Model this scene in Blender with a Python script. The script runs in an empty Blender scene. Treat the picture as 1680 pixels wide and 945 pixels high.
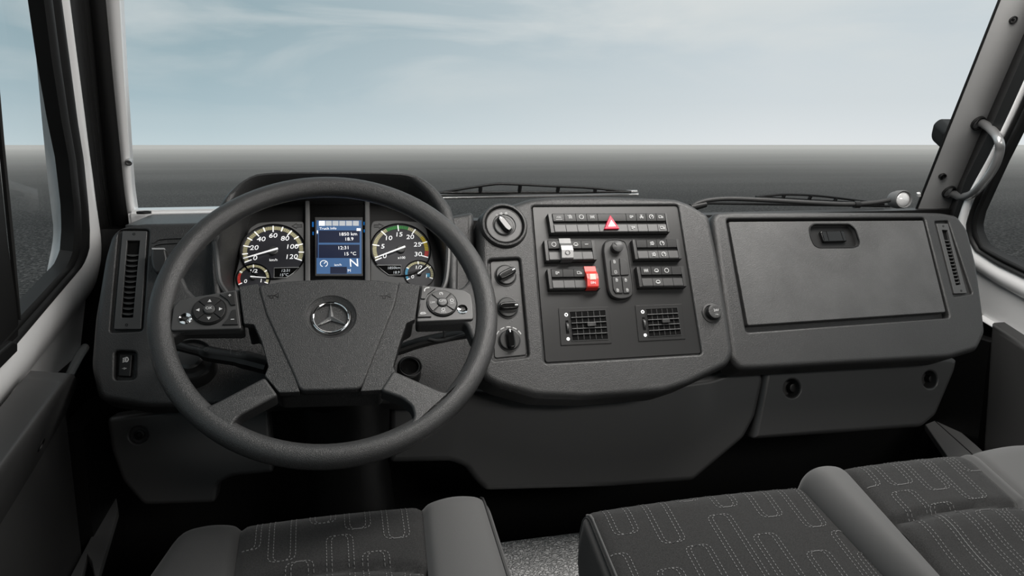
import bpy, bmesh, math, random
from mathutils import Vector, Matrix
from mathutils.bvhtree import BVHTree
random.seed(7)
PI = math.pi

# ------------------------------------------------------------------ camera, world, lights, exposure
sc = bpy.context.scene
col = sc.collection
sc.view_settings.view_transform = 'Standard'
sc.view_settings.look = 'None'
sc.view_settings.gamma = 1.0
sc.view_settings.use_curve_mapping = False
sc.view_settings.exposure = 0.0
FPX = 1250.0
CAM = Vector((0, 0, 1.05))
YAW = math.atan(310 * 0.9827 / FPX); PITCH = math.atan(235.5 / FPX)
FW = Vector((math.sin(YAW) * math.cos(PITCH), math.cos(YAW) * math.cos(PITCH), -math.sin(PITCH)))
RT = Vector((math.cos(YAW), -math.sin(YAW), 0)); UP = RT.cross(FW)
cd = bpy.data.cameras.new('camera'); cam = bpy.data.objects.new('camera', cd); col.objects.link(cam)
cd.sensor_width = 36; cd.lens = 36 * FPX / 1680; cd.clip_start = 0.02; cd.clip_end = 6000
cam.matrix_world = Matrix.Translation(CAM) @ Matrix((RT, UP, -FW)).transposed().to_4x4()
sc.camera = cam

wd = bpy.data.worlds.new('sky'); sc.world = wd; wd.use_nodes = True
nt = wd.node_tree; N = nt.nodes; L = nt.links; N.clear()
out = N.new('ShaderNodeOutputWorld'); bg = N.new('ShaderNodeBackground'); L.new(bg.outputs[0], out.inputs[0])
tc = N.new('ShaderNodeTexCoord'); sep = N.new('ShaderNodeSeparateXYZ'); L.new(tc.outputs['Generated'], sep.inputs[0])
def ramp(nodes, stops, interp='LINEAR'):
    r = nodes.new('ShaderNodeValToRGB'); r.color_ramp.interpolation = interp
    e = r.color_ramp.elements
    while len(e) < len(stops): e.new(0.5)
    for k, (p, c) in enumerate(stops):
        e[k].position = p; e[k].color = c if len(c) == 4 else (*c, 1)
    return r
def mixc(nodes, links, f, a, b, mode='MIX'):
    m = nodes.new('ShaderNodeMix'); m.data_type = 'RGBA'; m.blend_type = mode
    for s, v in ((0, f), (6, a), (7, b)):
        if hasattr(v, 'is_output') or hasattr(v, 'links'): links.new(v, m.inputs[s])
        else: m.inputs[s].default_value = v
    return m.outputs[2]
def mathn(nodes, links, op, a, b=0.0, clamp=False):
    m = nodes.new('ShaderNodeMath'); m.operation = op; m.use_clamp = clamp
    for s, v in ((0, a), (1, b)):
        if hasattr(v, 'links'): links.new(v, m.inputs[s])
        else: m.inputs[s].default_value = v
    return m.outputs[0]
def s2l(r, g, b):
    f = lambda c: (c / 255 / 12.92) if c / 255 <= .04045 else ((c / 255 + .055) / 1.055) ** 2.4
    return (f(r), f(g), f(b), 1)
# sky colour by height (teal, paler at the horizon), whiter towards the right (+X)
hz = ramp(N, [(0.0, s2l(192, 208, 213)), (0.05, s2l(168, 189, 197)), (0.14, s2l(146, 170, 179)), (0.30, s2l(150, 172, 180)), (1.0, s2l(200, 210, 214))])
L.new(sep.outputs['Z'], hz.inputs[0])
hz2 = ramp(N, [(0.0, s2l(222, 227, 229)), (0.05, s2l(208, 216, 220)), (0.14, s2l(200, 210, 215)), (0.30, s2l(208, 213, 213)), (1.0, s2l(215, 220, 222))])
L.new(sep.outputs['Z'], hz2.inputs[0])
side = mathn(N, L, 'MULTIPLY_ADD', sep.outputs['X'], 1.5, True)
side.node.inputs[2].default_value = 0.20
base = mixc(N, L, side, hz.outputs[0], hz2.outputs[0])
mp = N.new('ShaderNodeMapping'); L.new(tc.outputs['Generated'], mp.inputs[0]); mp.inputs['Scale'].default_value = (1.6, 1.6, 7.0)
mp.inputs['Location'].default_value = (0.35, 0.2, 0.9); mp.inputs['Rotation'].default_value = (0.0, 0.12, 0.0)
nz = N.new('ShaderNodeTexNoise'); L.new(mp.outputs[0], nz.inputs['Vector']); nz.inputs['Scale'].default_value = 1.7; nz.inputs['Detail'].default_value = 7; nz.inputs['Roughness'].default_value = 0.52; nz.inputs['Distortion'].default_value = 0.5
cr_ = ramp(N, [(0.43, (0, 0, 0)), (0.68, (1, 1, 1))]); L.new(nz.outputs[0], cr_.inputs[0])
cl_h = ramp(N, [(0.02, (0, 0, 0)), (0.12, (1, 1, 1))]); L.new(sep.outputs['Z'], cl_h.inputs[0])
cf = mathn(N, L, 'MULTIPLY', cr_.outputs[0], cl_h.outputs[0]); cf = mathn(N, L, 'MULTIPLY', cf, 0.85)
skyc = mixc(N, L, cf, base, s2l(214, 219, 219))
L.new(skyc, bg.inputs[0]); bg.inputs[1].default_value = 1.0

def area(name, loc, target, size, size_y, power, colr=(1, 1, 1)):
    ld = bpy.data.lights.new(name, 'AREA'); ld.shape = 'RECTANGLE'; ld.size = size; ld.size_y = size_y; ld.energy = power; ld.color = colr
    o = bpy.data.objects.new(name, ld); col.objects.link(o); o.location = loc
    o.rotation_euler = (Vector(target) - Vector(loc)).to_track_quat('-Z', 'Y').to_euler()
    return o
area('overhead_fill', (0.75, 0.98, 1.52), (0.68, 1.12, 0.7), 1.3, 0.28, 17, (1, .97, .93))  # added fill light below the ceiling, no fitting behind it
area('rear_fill', (1.0, -0.7, 1.48), (0.85, 1.3, 0.65), 0.9, 0.25, 10, (1, .965, .92))  # added fill from behind the camera; the back wall has no window

# ------------------------------------------------------------------ geometry helpers
def ray(x, y): return FW + (x - 840) / FPX * RT - (y - 472.5) / FPX * UP
def on_plane(x, y, P, n):
    r = ray(x, y); n = Vector(n); return CAM + r * ((Vector(P) - CAM).dot(n) / r.dot(n))
class Frame:
    """a real plane of the cab: origin, two in-plane axes, outward normal"""
    def __init__(s, o, u, v):
        s.o = Vector(o); s.u = Vector(u).normalized(); s.v = Vector(v).normalized(); s.n = s.u.cross(s.v).normalized(); s.v = s.n.cross(s.u)
    def w(s, u, v, d=0): return s.o + s.u * u + s.v * v + s.n * d
    def at(s, x, y, d=0):
        p = on_plane(x, y, s.o + s.n * d, s.n) - s.o
        return (p.dot(s.u), p.dot(s.v))
    def pts(s, l, d=0): return [s.at(x, y, d) for x, y in l]
def tilt(o, deg): e = math.radians(deg); return Frame(o, (1, 0, 0), (0, math.cos(e), math.sin(e)))
def area2(p): return sum(p[i - 1][0] * p[i][1] - p[i][0] * p[i - 1][1] for i in range(len(p)))
def rnd(p, r, n=5):
    """round the corners of a polygon"""
    if area2(p) < 0: p = p[::-1]
    o = []
    for i in range(len(p)):
        a = Vector(p[i - 1]); b = Vector(p[i]); c = Vector(p[(i + 1) % len(p)])
        ra = min(r, (a - b).length * .45, (c - b).length * .45)
        s = b + (a - b).normalized() * ra; e = b + (c - b).normalized() * ra
        for k in range(n + 1):
            t = k / n; q = s * (1 - t) ** 2 + b * 2 * t * (1 - t) + e * t * t
            if not o or (Vector(o[-1]) - q).length > 1e-5: o.append((q.x, q.y))
    if (Vector(o[0]) - Vector(o[-1])).length < 1e-5: o.pop()
    return o
def inset(p, b):
    o = []; n = len(p)
    for i in range(n):
        a = Vector(p[i - 1]); q = Vector(p[i]); c = Vector(p[(i + 1) % n])
        e1 = (q - a).normalized(); e2 = (c - q).normalized()
        n1 = Vector((-e1.y, e1.x)); n2 = Vector((-e2.y, e2.x)); m = n1 + n2
        l = m.length
        m = n1 if l < 1e-6 else m / l
        k = b / max(.5, m.dot(n1)); o.append(q + m * k)
    for it in range(40):                      # where the inset folds over itself, draw the run together
        bad = False
        for i in range(n):
            j = (i + 1) % n; e = o[j] - o[i]
            if e.length > 1e-9 and e.dot(Vector(p[j]) - Vector(p[i])) < 0: m = (o[i] + o[j]) / 2; o[i] = m; o[j] = m.copy(); bad = True
        if not bad: break
    return [(q.x, q.y) for q in o]
def ring(bm, fr, p, d): return [bm.verts.new(fr.w(u, v, d)) for u, v in p]
def bridge(bm, a, b):
    n = len(a)
    for i in range(n): bm.faces.new((a[i - 1], a[i], b[i], b[i - 1]))
def prism(bm, fr, p, d0, d1, bev=0.0, seg=3, bevback=0):
    if area2(p) < 0: p = p[::-1]
    r0 = ring(bm, fr, p, d0); bm.faces.new(r0[::-1])
    if bev > 0:
        r = ring(bm, fr, p, d1 - bev); bridge(bm, r0, r); r0 = r
        for k in range(1, seg + 1):
            a = k / seg * PI / 2
            r = ring(bm, fr, inset(p, bev * (1 - math.cos(a))), d1 - bev + bev * math.sin(a)); bridge(bm, r0, r); r0 = r
    else:
        r = ring(bm, fr, p, d1); bridge(bm, r0, r); r0 = r
    bm.faces.new(r0)
def pocket(fr, p, depth, flare=0.003, d=0.0, seg=3):
    """cutter with a rounded mouth"""
    bm = bmesh.new()
    if area2(p) < 0: p = p[::-1]
    r0 = ring(bm, fr, p, d - depth); bm.faces.new(r0[::-1])
    for k in range(seg + 1):
        a = k / seg * PI / 2
        r = ring(bm, fr, inset(p, -flare * (1 - math.cos(a))), d - flare + flare * math.sin(a)); bridge(bm, r0, r); r0 = r
    r = ring(bm, fr, inset(p, -flare), d + 0.08); bridge(bm, r0, r); bm.faces.new(r)
    return bm
def circ(c, r, n=32, a0=0, a1=2 * PI): 
    return [(c[0] + r * math.cos(a0 + (a1 - a0) * k / n), c[1] + r * math.sin(a0 + (a1 - a0) * k / n)) for k in range(n)]
def lathe(bm, fr, c, prof, seg=32, cap0=True, cap1=True):
    pr = None
    for r, d in prof:
        q = ring(bm, fr, circ(c, max(r, 1e-5), seg), d)
        if pr: bridge(bm, pr, q)
        elif cap0: bm.faces.new(q[::-1])
        pr = q
    if cap1: bm.faces.new(pr)
def stroke(bm, fr, p, w, d0, d1, closed=False):
    """flat raised line following points"""
    n = len(p); L_ = []; R_ = []
    for i in range(n):
        if closed: a = Vector(p[i - 1]); c = Vector(p[(i + 1) % n])
        else: a = Vector(p[max(i - 1, 0)]); c = Vector(p[min(i + 1, n - 1)])
        t = (c - a).normalized(); m = Vector((-t.y, t.x)) * w / 2; q = Vector(p[i]); L_.append(q + m); R_.append(q - m)
    rows = [[bm.verts.new(fr.w(l.x, l.y, d0)), bm.verts.new(fr.w(l.x, l.y, d1)), bm.verts.new(fr.w(r.x, r.y, d1)), bm.verts.new(fr.w(r.x, r.y, d0))] for l, r in zip(L_, R_)]
    for i in range(0 if closed else 1, n):
        a = rows[i - 1]; b = rows[i]
        for k in range(4): bm.faces.new((a[k], a[(k + 1) % 4], b[(k + 1) % 4], b[k]))
    if not closed: bm.faces.new(rows[0][::-1]); bm.faces.new(rows[-1])
def cr(P, n=8):
    P = [Vector(p) for p in P]; Q = [P[0] * 2 - P[1]] + P + [P[-1] * 2 - P[-2]]; o = []
    for i in range(1, len(Q) - 2):
        a, b, c, d = Q[i - 1:i + 3]
        for k in range(n):
            t = k / n; o.append(.5 * ((2 * b) + (c - a) * t + (2 * a - 5 * b + 4 * c - d) * t * t + (3 * b - a - 3 * c + d) * t ** 3))
    o.append(P[-1]); return o
def tube(bm, P, r, seg=12, sy=1.0):
    P = [Vector(p) for p in P]; n = len(P); pr = None
    t0 = (P[1] - P[0]).normalized(); ref = Vector((0, 0, 1)) if abs(t0.z) < .9 else Vector((0, 1, 0))
    x = t0.cross(ref).normalized()
    for i in range(n):
        t = (P[min(i + 1, n - 1)] - P[max(i - 1, 0)]).normalized()
        x = (x - t * x.dot(t)).normalized(); y = t.cross(x)
        R_ = r[i] if isinstance(r, (list, tuple)) else r
        q = [bm.verts.new(P[i] + x * math.cos(a) * R_ + y * math.sin(a) * R_ * sy) for a in [2 * PI * k / seg for k in range(seg)]]
        if pr: bridge(bm, pr, q)
        else: bm.faces.new(q[::-1])
        pr = q
    bm.faces.new(pr)
def resample(P, n):
    P = [Vector(p) for p in P]; s = [0]
    for i in range(1, len(P)): s.append(s[-1] + (P[i] - P[i - 1]).length)
    o = []; j = 0
    for k in range(n):
        t = s[-1] * k / (n - 1)
        while j < len(P) - 2 and s[j + 1] < t: j += 1
        f = (t - s[j]) / max(1e-9, s[j + 1] - s[j]); o.append(P[j].lerp(P[j + 1], min(1, f)))
    return o
def sheet(bm, loops, thick=None, cyc=False):
    """skin through 3D polylines; cyc closes the last on the first"""
    V = [[bm.verts.new(p) for p in l] for l in loops]; m = len(V)
    for j in range(m if cyc else m - 1):
        a = V[j]; b = V[(j + 1) % m]
        for i in range(1, len(a)): bm.faces.new((a[i - 1], a[i], b[i], b[i - 1]))
    if cyc:
        bm.faces.new([l[0] for l in V][::-1]); bm.faces.new([l[-1] for l in V])
def band(bm, A, B, off, thick=.012, bulge=.0, n=28, m=6, up=0, rear=0):
    """solid strip between two 3D polylines: front face bulged along -off, back face pushed along off"""
    A, B = list(A), list(B)
    if up: A = [A[0] + (A[0] - A[1]) * up] + A; B = [B[0] + (B[0] - B[1]) * up] + B
    if rear: A = A + [A[-1] + (A[-1] - A[-2]).normalized() * rear]; B = B + [B[-1] + (B[-1] - B[-2]).normalized() * rear]
    A = resample(A, n); B = resample(B, n); off = Vector(off).normalized(); loops = []
    for k in range(m + 1):
        t = k / m; loops.append([a.lerp(b, t) - off * bulge * math.sin(PI * t) for a, b in zip(A, B)])
    loops.append([b + off * thick for b in B]); loops.append([a + off * thick for a in A])
    sheet(bm, loops, cyc=True)
def boxw(bm, x0, x1, y0, y1, z0, z1):
    v = [bm.verts.new((x, y, z)) for x in (x0, x1) for y in (y0, y1) for z in (z0, z1)]
    for f in ((0, 1, 3, 2), (4, 6, 7, 5), (0, 4, 5, 1), (2, 3, 7, 6), (0, 2, 6, 4), (1, 5, 7, 3)): bm.faces.new([v[i] for i in f])

def wloc(o):
    p = Vector((0, 0, 0))
    while o: p += o.location; o = o.parent
    return p
def mk(name, bm, mat, parent=None, ang=32, label=None, cat=None, group=None, kind=None):
    bmesh.ops.recalc_face_normals(bm, faces=bm.faces)
    me = bpy.data.meshes.new(name); off = wloc(parent)
    if parent: bmesh.ops.translate(bm, verts=bm.verts, vec=-off)
    bm.to_mesh(me); bm.free(); me.materials.append(mat)
    for p in me.polygons: p.use_smooth = True
    me.set_sharp_from_angle(angle=math.radians(ang))
    o = bpy.data.objects.new(name, me); col.objects.link(o); o.parent = parent
    wn(o); tag(o, label, cat, group, kind); return o
def wn(o): m = o.modifiers.new('wn', 'WEIGHTED_NORMAL'); m.keep_sharp = True; m.weight = 60
def tag(o, label=None, cat=None, group=None, kind=None):
    for k, v in (('label', label), ('category', cat), ('group', group), ('kind', kind)):
        if v: o[k] = v
def thing(name, label, cat, loc, group=None, kind=None):
    o = bpy.data.objects.new(name, None); col.objects.link(o); o.location = loc; o.empty_display_size = .05
    tag(o, label, cat, group, kind); return o
def cut(o, cutters, ang=32):
    off = wloc(o.parent); o.modifiers.clear()
    for cb in cutters:
        bmesh.ops.recalc_face_normals(cb, faces=cb.faces)
        bmesh.ops.translate(cb, verts=cb.verts, vec=-off)
        me = bpy.data.meshes.new('c'); cb.to_mesh(me); cb.free()
        c = bpy.data.objects.new('c', me); col.objects.link(c); c.parent = o.parent
        m = o.modifiers.new('b', 'BOOLEAN'); m.operation = 'DIFFERENCE'; m.solver = 'EXACT'; m.object = c
        bpy.context.view_layer.update()
        dg = bpy.context.evaluated_depsgraph_get()
        nm = bpy.data.meshes.new_from_object(o.evaluated_get(dg)); o.modifiers.clear(); old = o.data; nm.name = old.name; o.data = nm
        bpy.data.meshes.remove(old); bpy.data.objects.remove(c); bpy.data.meshes.remove(me)
    for p in o.data.polygons: p.use_smooth = True
    o.data.set_sharp_from_angle(angle=math.radians(ang)); wn(o)
def textmesh(body, size):
    cu = bpy.data.curves.new('t', 'FONT'); cu.body = body; cu.size = size; cu.align_x = 'CENTER'; cu.align_y = 'CENTER'; cu.resolution_u = 3; cu.extrude = 0.00015
    o = bpy.data.objects.new('t', cu); col.objects.link(o); bpy.context.view_layer.update()
    me = bpy.data.meshes.new_from_object(o.evaluated_get(bpy.context.evaluated_depsgraph_get()))
    bpy.data.objects.remove(o); bpy.data.curves.remove(cu); return me
def text(bm, fr, c, d, body, size, rot=0, sx=1.0, shear=0.0):
    me = textmesh(body, size); t = bmesh.new(); t.from_mesh(me); bpy.data.meshes.remove(me)
    ca, sa = math.cos(rot), math.sin(rot); vm = {}
    for v in t.verts:
        x = v.co.x * sx + v.co.y * shear; y = v.co.y
        vm[v] = bm.verts.new(fr.w(c[0] + x * ca - y * sa, c[1] + x * sa + y * ca, d + v.co.z + .0002))
    for f in t.faces:
        try: bm.faces.new([vm[v] for v in f.verts])
        except ValueError: pass
    t.free()
ICONS = {
 'ring': [[(.5 * math.cos(a * PI / 8), .5 * math.sin(a * PI / 8)) for a in range(17)]],
 'gauge': [[(.5 * math.cos(a * PI / 8), .5 * math.sin(a * PI / 8)) for a in range(-3, 12)], [(0, 0), (.3, .3)]],
 'lamp': [[(.05, -.4), (.05, .4)], [(.05, .4), (.3, .35), (.45, 0), (.3, -.35), (.05, -.4)], [(-.1, .3), (-.45, .2)], [(-.1, 0), (-.45, -.1)], [(-.1, -.3), (-.45, -.4)]],
 'axle': [[(-.4, -.4), (-.4, .4)], [(.4, -.4), (.4, .4)], [(-.4, 0), (.4, 0)], [(0, -.4), (0, .4)], [(-.5, .3), (-.3, .3)], [(.3, .3), (.5, .3)]],
 'car': [[(-.5, -.2), (-.45, .1), (-.25, .35), (.25, .35), (.45, .1), (.5, -.2), (-.5, -.2)], [(-.3, -.35), (.3, -.35)]],
 'truck': [[(-.5, -.3), (-.5, .25), (.1, .25), (.1, -.3), (-.5, -.3)], [(.1, .05), (.35, .05), (.5, -.1), (.5, -.3), (.1, -.3)]],
 'fan': [[(0, .05), (-.2, .5), (.2, .45), (0, .05)], [(0, 0), (.45, -.1), (.35, -.45), (0, 0)], [(0, 0), (-.45, -.1), (-.35, -.45), (0, 0)]],
 'spot': [[(-.3, -.3), (.0, -.3), (.0, .3), (-.3, .3), (-.3, -.3)], [(.2, .1), (.45, .3)], [(.2, .0), (.5, 0)]],
 'door': [[(-.25, -.5), (.25, -.45), (.3, .1), (.05, .5), (-.25, .5), (-.25, -.5)], [(-.2, .05), (.25, .05)]],
 'rect': [[(-.3, -.45), (.3, -.45), (.3, .45), (-.3, .45), (-.3, -.45)]],
 'phone': [[(-.5, -.4), (-.45, .05), (-.15, .35), (.3, .4), (.5, .4)]],
 'phone2': [[(-.5, -.1), (-.3, .15), (.3, .15), (.5, -.1), (.3, -.15), (-.3, -.15), (-.5, -.1)]],
 'up': [[(-.4, -.3), (0, .4), (.4, -.3), (-.4, -.3)]],
 'horn': [[(-.5, .0), (.1, .0), (.5, .25), (.5, -.25), (.1, 0)], [(-.3, 0), (-.25, -.3), (0, -.3), (0, 0)]],
 'plus': [[(-.4, 0), (.4, 0)], [(0, -.4), (0, .4)]],
 'minus': [[(-.4, 0), (.4, 0)]],
 'hand': [[(-.3, -.4), (-.3, .2), (0, .45), (.3, .2), (.3, -.4)], [(0, -.4), (0, .2)], [(-.6, .4), (-.4, .3)]],
}
def icon(bm, fr, c, d, kind, size, w=None, rot=0):
    ca, sa = math.cos(rot), math.sin(rot)
    for pl in ICONS[kind]:
        q = [(c[0] + size * (x * ca - y * sa), c[1] + size * (x * sa + y * ca)) for x, y in pl]
        stroke(bm, fr, q, w or size * .16, d - .0002, d + .0003)
def solidpoly(bm, fr, p, d0, d1): prism(bm, fr, p, d0, d1)

# ------------------------------------------------------------------ materials
def mat(name, c, rough=.5, metal=0., spec=.5, bump=None, var=None, coat=0., emit=None, estr=1., sheen=0.):
    m = bpy.data.materials.new(name); m.use_nodes = True; t = m.node_tree; b = t.nodes['Principled BSDF']
    if isinstance(c, (int, float)): c = (c, c, c)
    b.inputs['Base Color'].default_value = (*c[:3], 1); b.inputs['Roughness'].default_value = rough; b.inputs['Metallic'].default_value = metal
    b.inputs['Specular IOR Level'].default_value = spec; b.inputs['Coat Weight'].default_value = coat
    if sheen: b.inputs['Sheen Weight'].default_value = sheen; b.inputs['Sheen Roughness'].default_value = .4
    if emit: b.inputs['Emission Color'].default_value = (*emit[:3], 1); b.inputs['Emission Strength'].default_value = estr
    tcn = t.nodes.new('ShaderNodeTexCoord')
    if bump:
        kind, scale, strength, dist = bump
        if kind == 'grain':
            v = t.nodes.new('ShaderNodeTexVoronoi'); v.feature = 'DISTANCE_TO_EDGE'; v.inputs['Scale'].default_value = scale
            nn = t.nodes.new('ShaderNodeTexNoise'); nn.inputs['Scale'].default_value = scale * .6
            mx = t.nodes.new('ShaderNodeMixRGB'); mx.inputs[0].default_value = .25 / scale * 8
            t.links.new(tcn.outputs['Object'], nn.inputs['Vector']); t.links.new(tcn.outputs['Object'], mx.inputs[1]); t.links.new(nn.outputs['Color'], mx.inputs[2])
            t.links.new(mx.outputs[0], v.inputs['Vector'])
            rr = ramp(t.nodes, [(0, (0, 0, 0)), (.25, (1, 1, 1))], 'EASE'); t.links.new(v.outputs['Distance'], rr.inputs[0]); h = rr.outputs[0]
        elif kind == 'noise':
            v = t.nodes.new('ShaderNodeTexNoise'); v.inputs['Scale'].default_value = scale; v.inputs['Detail'].default_value = 3; t.links.new(tcn.outputs['Object'], v.inputs['Vector']); h = v.outputs[0]
        elif kind == 'weave':
            h = None
            for ax in (0, 1):
                w = t.nodes.new('ShaderNodeTexWave'); w.bands_direction = 'X' if ax == 0 else 'DIAGONAL'; w.inputs['Scale'].default_value = scale; w.inputs['Distortion'].default_value = 1.5
                t.links.new(tcn.outputs['Object'], w.inputs['Vector'])
                h = w.outputs['Fac'] if h is None else mathn(t.nodes, t.links, 'MAXIMUM', h, w.outputs['Fac'])
        bp = t.nodes.new('ShaderNodeBump'); bp.inputs['Strength'].default_value = strength; bp.inputs['Distance'].default_value = dist
        t.links.new(h, bp.inputs['Height']); t.links.new(bp.outputs[0], b.inputs['Normal'])
    if var:
        scale, amt = var
        v = t.nodes.new('ShaderNodeTexNoise'); v.inputs['Scale'].default_value = scale; v.inputs['Detail'].default_value = 4; t.links.new(tcn.outputs['Object'], v.inputs['Vector'])
        lo = tuple(x * (1 - amt) for x in c[:3]); hi = tuple(x * (1 + amt) for x in c[:3])
        rr = ramp(t.nodes, [(.3, lo), (.7, hi)]); t.links.new(v.outputs[0], rr.inputs[0]); t.links.new(rr.outputs[0], b.inputs['Base Color'])
    return m
M = {}
M['dash'] = mat('dash_grained_plastic', .024, .40, spec=.5, bump=('grain', 420, .35, .0006), var=(9, .12))
M['lid'] = mat('glovebox_grained_plastic', .056, .46, spec=.5, bump=('grain', 340, .35, .0006), var=(14, .18))
M['rim'] = mat('wheel_leather_grain', .032, .38, spec=.5, bump=('grain', 620, .4, .0005))
M['hub'] = mat('hub_grained_plastic', .028, .42, spec=.45, bump=('grain', 520, .5, .0007))
M['panel'] = mat('satin_black_panel', .009, .36, spec=.45, bump=('noise', 1500, .1, .0002))
M['switch'] = mat('switch_plastic', .022, .36, spec=.5)
M['pod'] = mat('grey_satin_pod', .05, .42, spec=.5)
M['black'] = mat('black_plastic', .006, .45, spec=.35)
M['gloss'] = mat('gloss_black', .005, .12, spec=.6)
M['void'] = mat('dark_recess', .003, .8, spec=.1)
M['knee'] = mat('knee_panel_plastic', .040, .42, spec=.45, bump=('noise', 700, .08, .0003))
M['carpet'] = mat('black_floor_carpet', .006, .95, spec=.1, bump=('noise', 500, .5, .002))
M['rubber'] = mat('black_rubber', .008, .5, spec=.4)
M['pillar'] = mat('pillar_grey_plastic', .38, .42, spec=.5, bump=('noise', 900, .06, .0002))
M['pdark'] = mat('pillar_dark_trim', .022, .5, spec=.4)
M['white'] = mat('white_paint', .86, .28, spec=.5, coat=.3)
M['door'] = mat('door_grey_plastic', .036, .5, spec=.45, bump=('noise', 1200, .1, .0003))
M['metal'] = mat('brushed_metal', .55, .32, metal=1.0)
M['chrome'] = mat('chrome', .85, .08, metal=1.0)
M['star'] = mat('star_chrome', .9, .3, metal=1.0)
M['sill'] = mat('aluminium_sill', .32, .4, metal=.6)
M['mark'] = mat('white_printing', .55, .6, spec=.2, emit=(1, 1, 1), estr=.0)
M['fabric'] = mat('seat_woven_fabric', .026, .9, spec=.15, bump=('noise', 1600, .7, .0008), var=(700, .35), sheen=.15)
M['vinyl'] = mat('seat_smooth_cloth', .085, .7, spec=.25, bump=('noise', 1300, .35, .0004), sheen=.2)
M['vinyl_dk'] = mat('seat_dark_cloth', .036, .7, spec=.25, bump=('noise', 1300, .35, .0004), sheen=.1)
M['thread'] = mat('seat_thread', .17, .8, spec=.1)
M['mat'] = mat('pebbled_rubber_mat', .75, .38, spec=.6, bump=('grain', 130, 1.0, .006))
M['red'] = mat('red_plastic', s2l(226, 60, 52), .35)
M['hazred'] = mat('hazard_red', s2l(205, 20, 60), .35)
M['silver'] = mat('silver_switch', .20, .3, metal=.5)
M['bezel'] = mat('gauge_bezel_grey', .10, .5)
M['dial'] = mat('dial_face', (.020, .020, .026), .45)
M['beige'] = mat('dial_beige', s2l(190, 184, 145), .6)
M['dgreen'] = mat('dial_green', s2l(50, 140, 60), .6)
M['dyellow'] = mat('dial_yellow', s2l(215, 190, 30), .6)
M['dred'] = mat('dial_red', s2l(220, 60, 50), .6)
M['dblue'] = mat('dial_blue', s2l(60, 150, 190), .6)
M['lit'] = mat('lit_white', .8, .5, emit=(1, 1, 1), estr=.55)
M['litdim'] = mat('lit_grey', .4, .5, emit=(.8, .9, 1), estr=.25)
M['scr'] = mat('screen_blue', .02, .3, emit=s2l(66, 104, 150), estr=.9)
M['scrdk'] = mat('screen_navy', .01, .3, emit=s2l(28, 38, 66), estr=.7)
M['glow'] = mat('blue_lamp_lit', .01, .3, emit=s2l(10, 110, 190), estr=.7)
M['lens'] = mat('lamp_lens', .42, .10, spec=.8, coat=.6)

def glassmat():
    m = bpy.data.materials.new('window_glass'); m.use_nodes = True; t = m.node_tree; t.nodes.clear()
    o = t.nodes.new('ShaderNodeOutputMaterial'); mx = t.nodes.new('ShaderNodeMixShader'); tr = t.nodes.new('ShaderNodeBsdfTransparent'); gl = t.nodes.new('ShaderNodeBsdfGlossy'); f = t.nodes.new('ShaderNodeFresnel')
    f.inputs[0].default_value = 1.03; gl.inputs['Roughness'].default_value = .02
    t.links.new(f.outputs[0], mx.inputs[0]); t.links.new(tr.outputs[0], mx.inputs[1]); t.links.new(gl.outputs[0], mx.inputs[2]); t.links.new(mx.outputs[0], o.inputs[0]); return m
M['glass'] = glassmat()
M['headliner'] = mat('headliner_cloth', .035, .9, spec=.1)
def asphalt():
    m = bpy.data.materials.new('asphalt_ground'); m.use_nodes = True; t = m.node_tree; b = t.nodes['Principled BSDF']
    g = t.nodes.new('ShaderNodeTexCoord')
    n1 = t.nodes.new('ShaderNodeTexNoise'); n1.inputs['Scale'].default_value = 9; n1.inputs['Detail'].default_value = 6; n1.inputs['Roughness'].default_value = .8
    n2 = t.nodes.new('ShaderNodeTexNoise'); n2.inputs['Scale'].default_value = .12; n2.inputs['Detail'].default_value = 5
    mp = t.nodes.new('ShaderNodeMapping'); mp.inputs['Scale'].default_value = (.35, 1, 1)
    t.links.new(g.outputs['Object'], mp.inputs[0]); t.links.new(mp.outputs[0], n2.inputs['Vector']); mp1 = t.nodes.new('ShaderNodeMapping'); mp1.inputs['Scale'].default_value = (1.7, 1.3, 1); t.links.new(g.outputs['Object'], mp1.inputs[0]); t.links.new(mp1.outputs[0], n1.inputs['Vector'])
    r1 = ramp(t.nodes, [(.40, (.006, .0055, .005)), (.50, (.028, .026, .025)), (.62, (.17, .16, .15))]); t.links.new(n1.outputs[0], r1.inputs[0])
    r2 = ramp(t.nodes, [(.3, (.72, .72, .72)), (.7, (1.3, 1.3, 1.3))]); t.links.new(n2.outputs[0], r2.inputs[0])
    cc = mixc(t.nodes, t.links, 1.0, r1.outputs[0], r2.outputs[0], 'MULTIPLY')
    # horizon haze painted into the asphalt colour: paler with distance
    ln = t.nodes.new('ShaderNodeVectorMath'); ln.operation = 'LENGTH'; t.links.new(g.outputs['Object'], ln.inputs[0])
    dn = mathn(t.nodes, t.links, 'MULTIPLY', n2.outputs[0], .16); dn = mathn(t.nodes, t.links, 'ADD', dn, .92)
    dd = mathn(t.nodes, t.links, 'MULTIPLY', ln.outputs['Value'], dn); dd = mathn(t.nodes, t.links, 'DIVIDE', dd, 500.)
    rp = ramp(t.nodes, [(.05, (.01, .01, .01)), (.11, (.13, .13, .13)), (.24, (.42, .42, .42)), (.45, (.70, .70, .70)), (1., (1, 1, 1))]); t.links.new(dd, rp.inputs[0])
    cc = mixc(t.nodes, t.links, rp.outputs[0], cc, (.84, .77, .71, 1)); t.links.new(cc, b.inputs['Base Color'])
    b.inputs['Roughness'].default_value = .8; b.inputs['Specular IOR Level'].default_value = .12
    return m
M['asphalt'] = asphalt()

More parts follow.
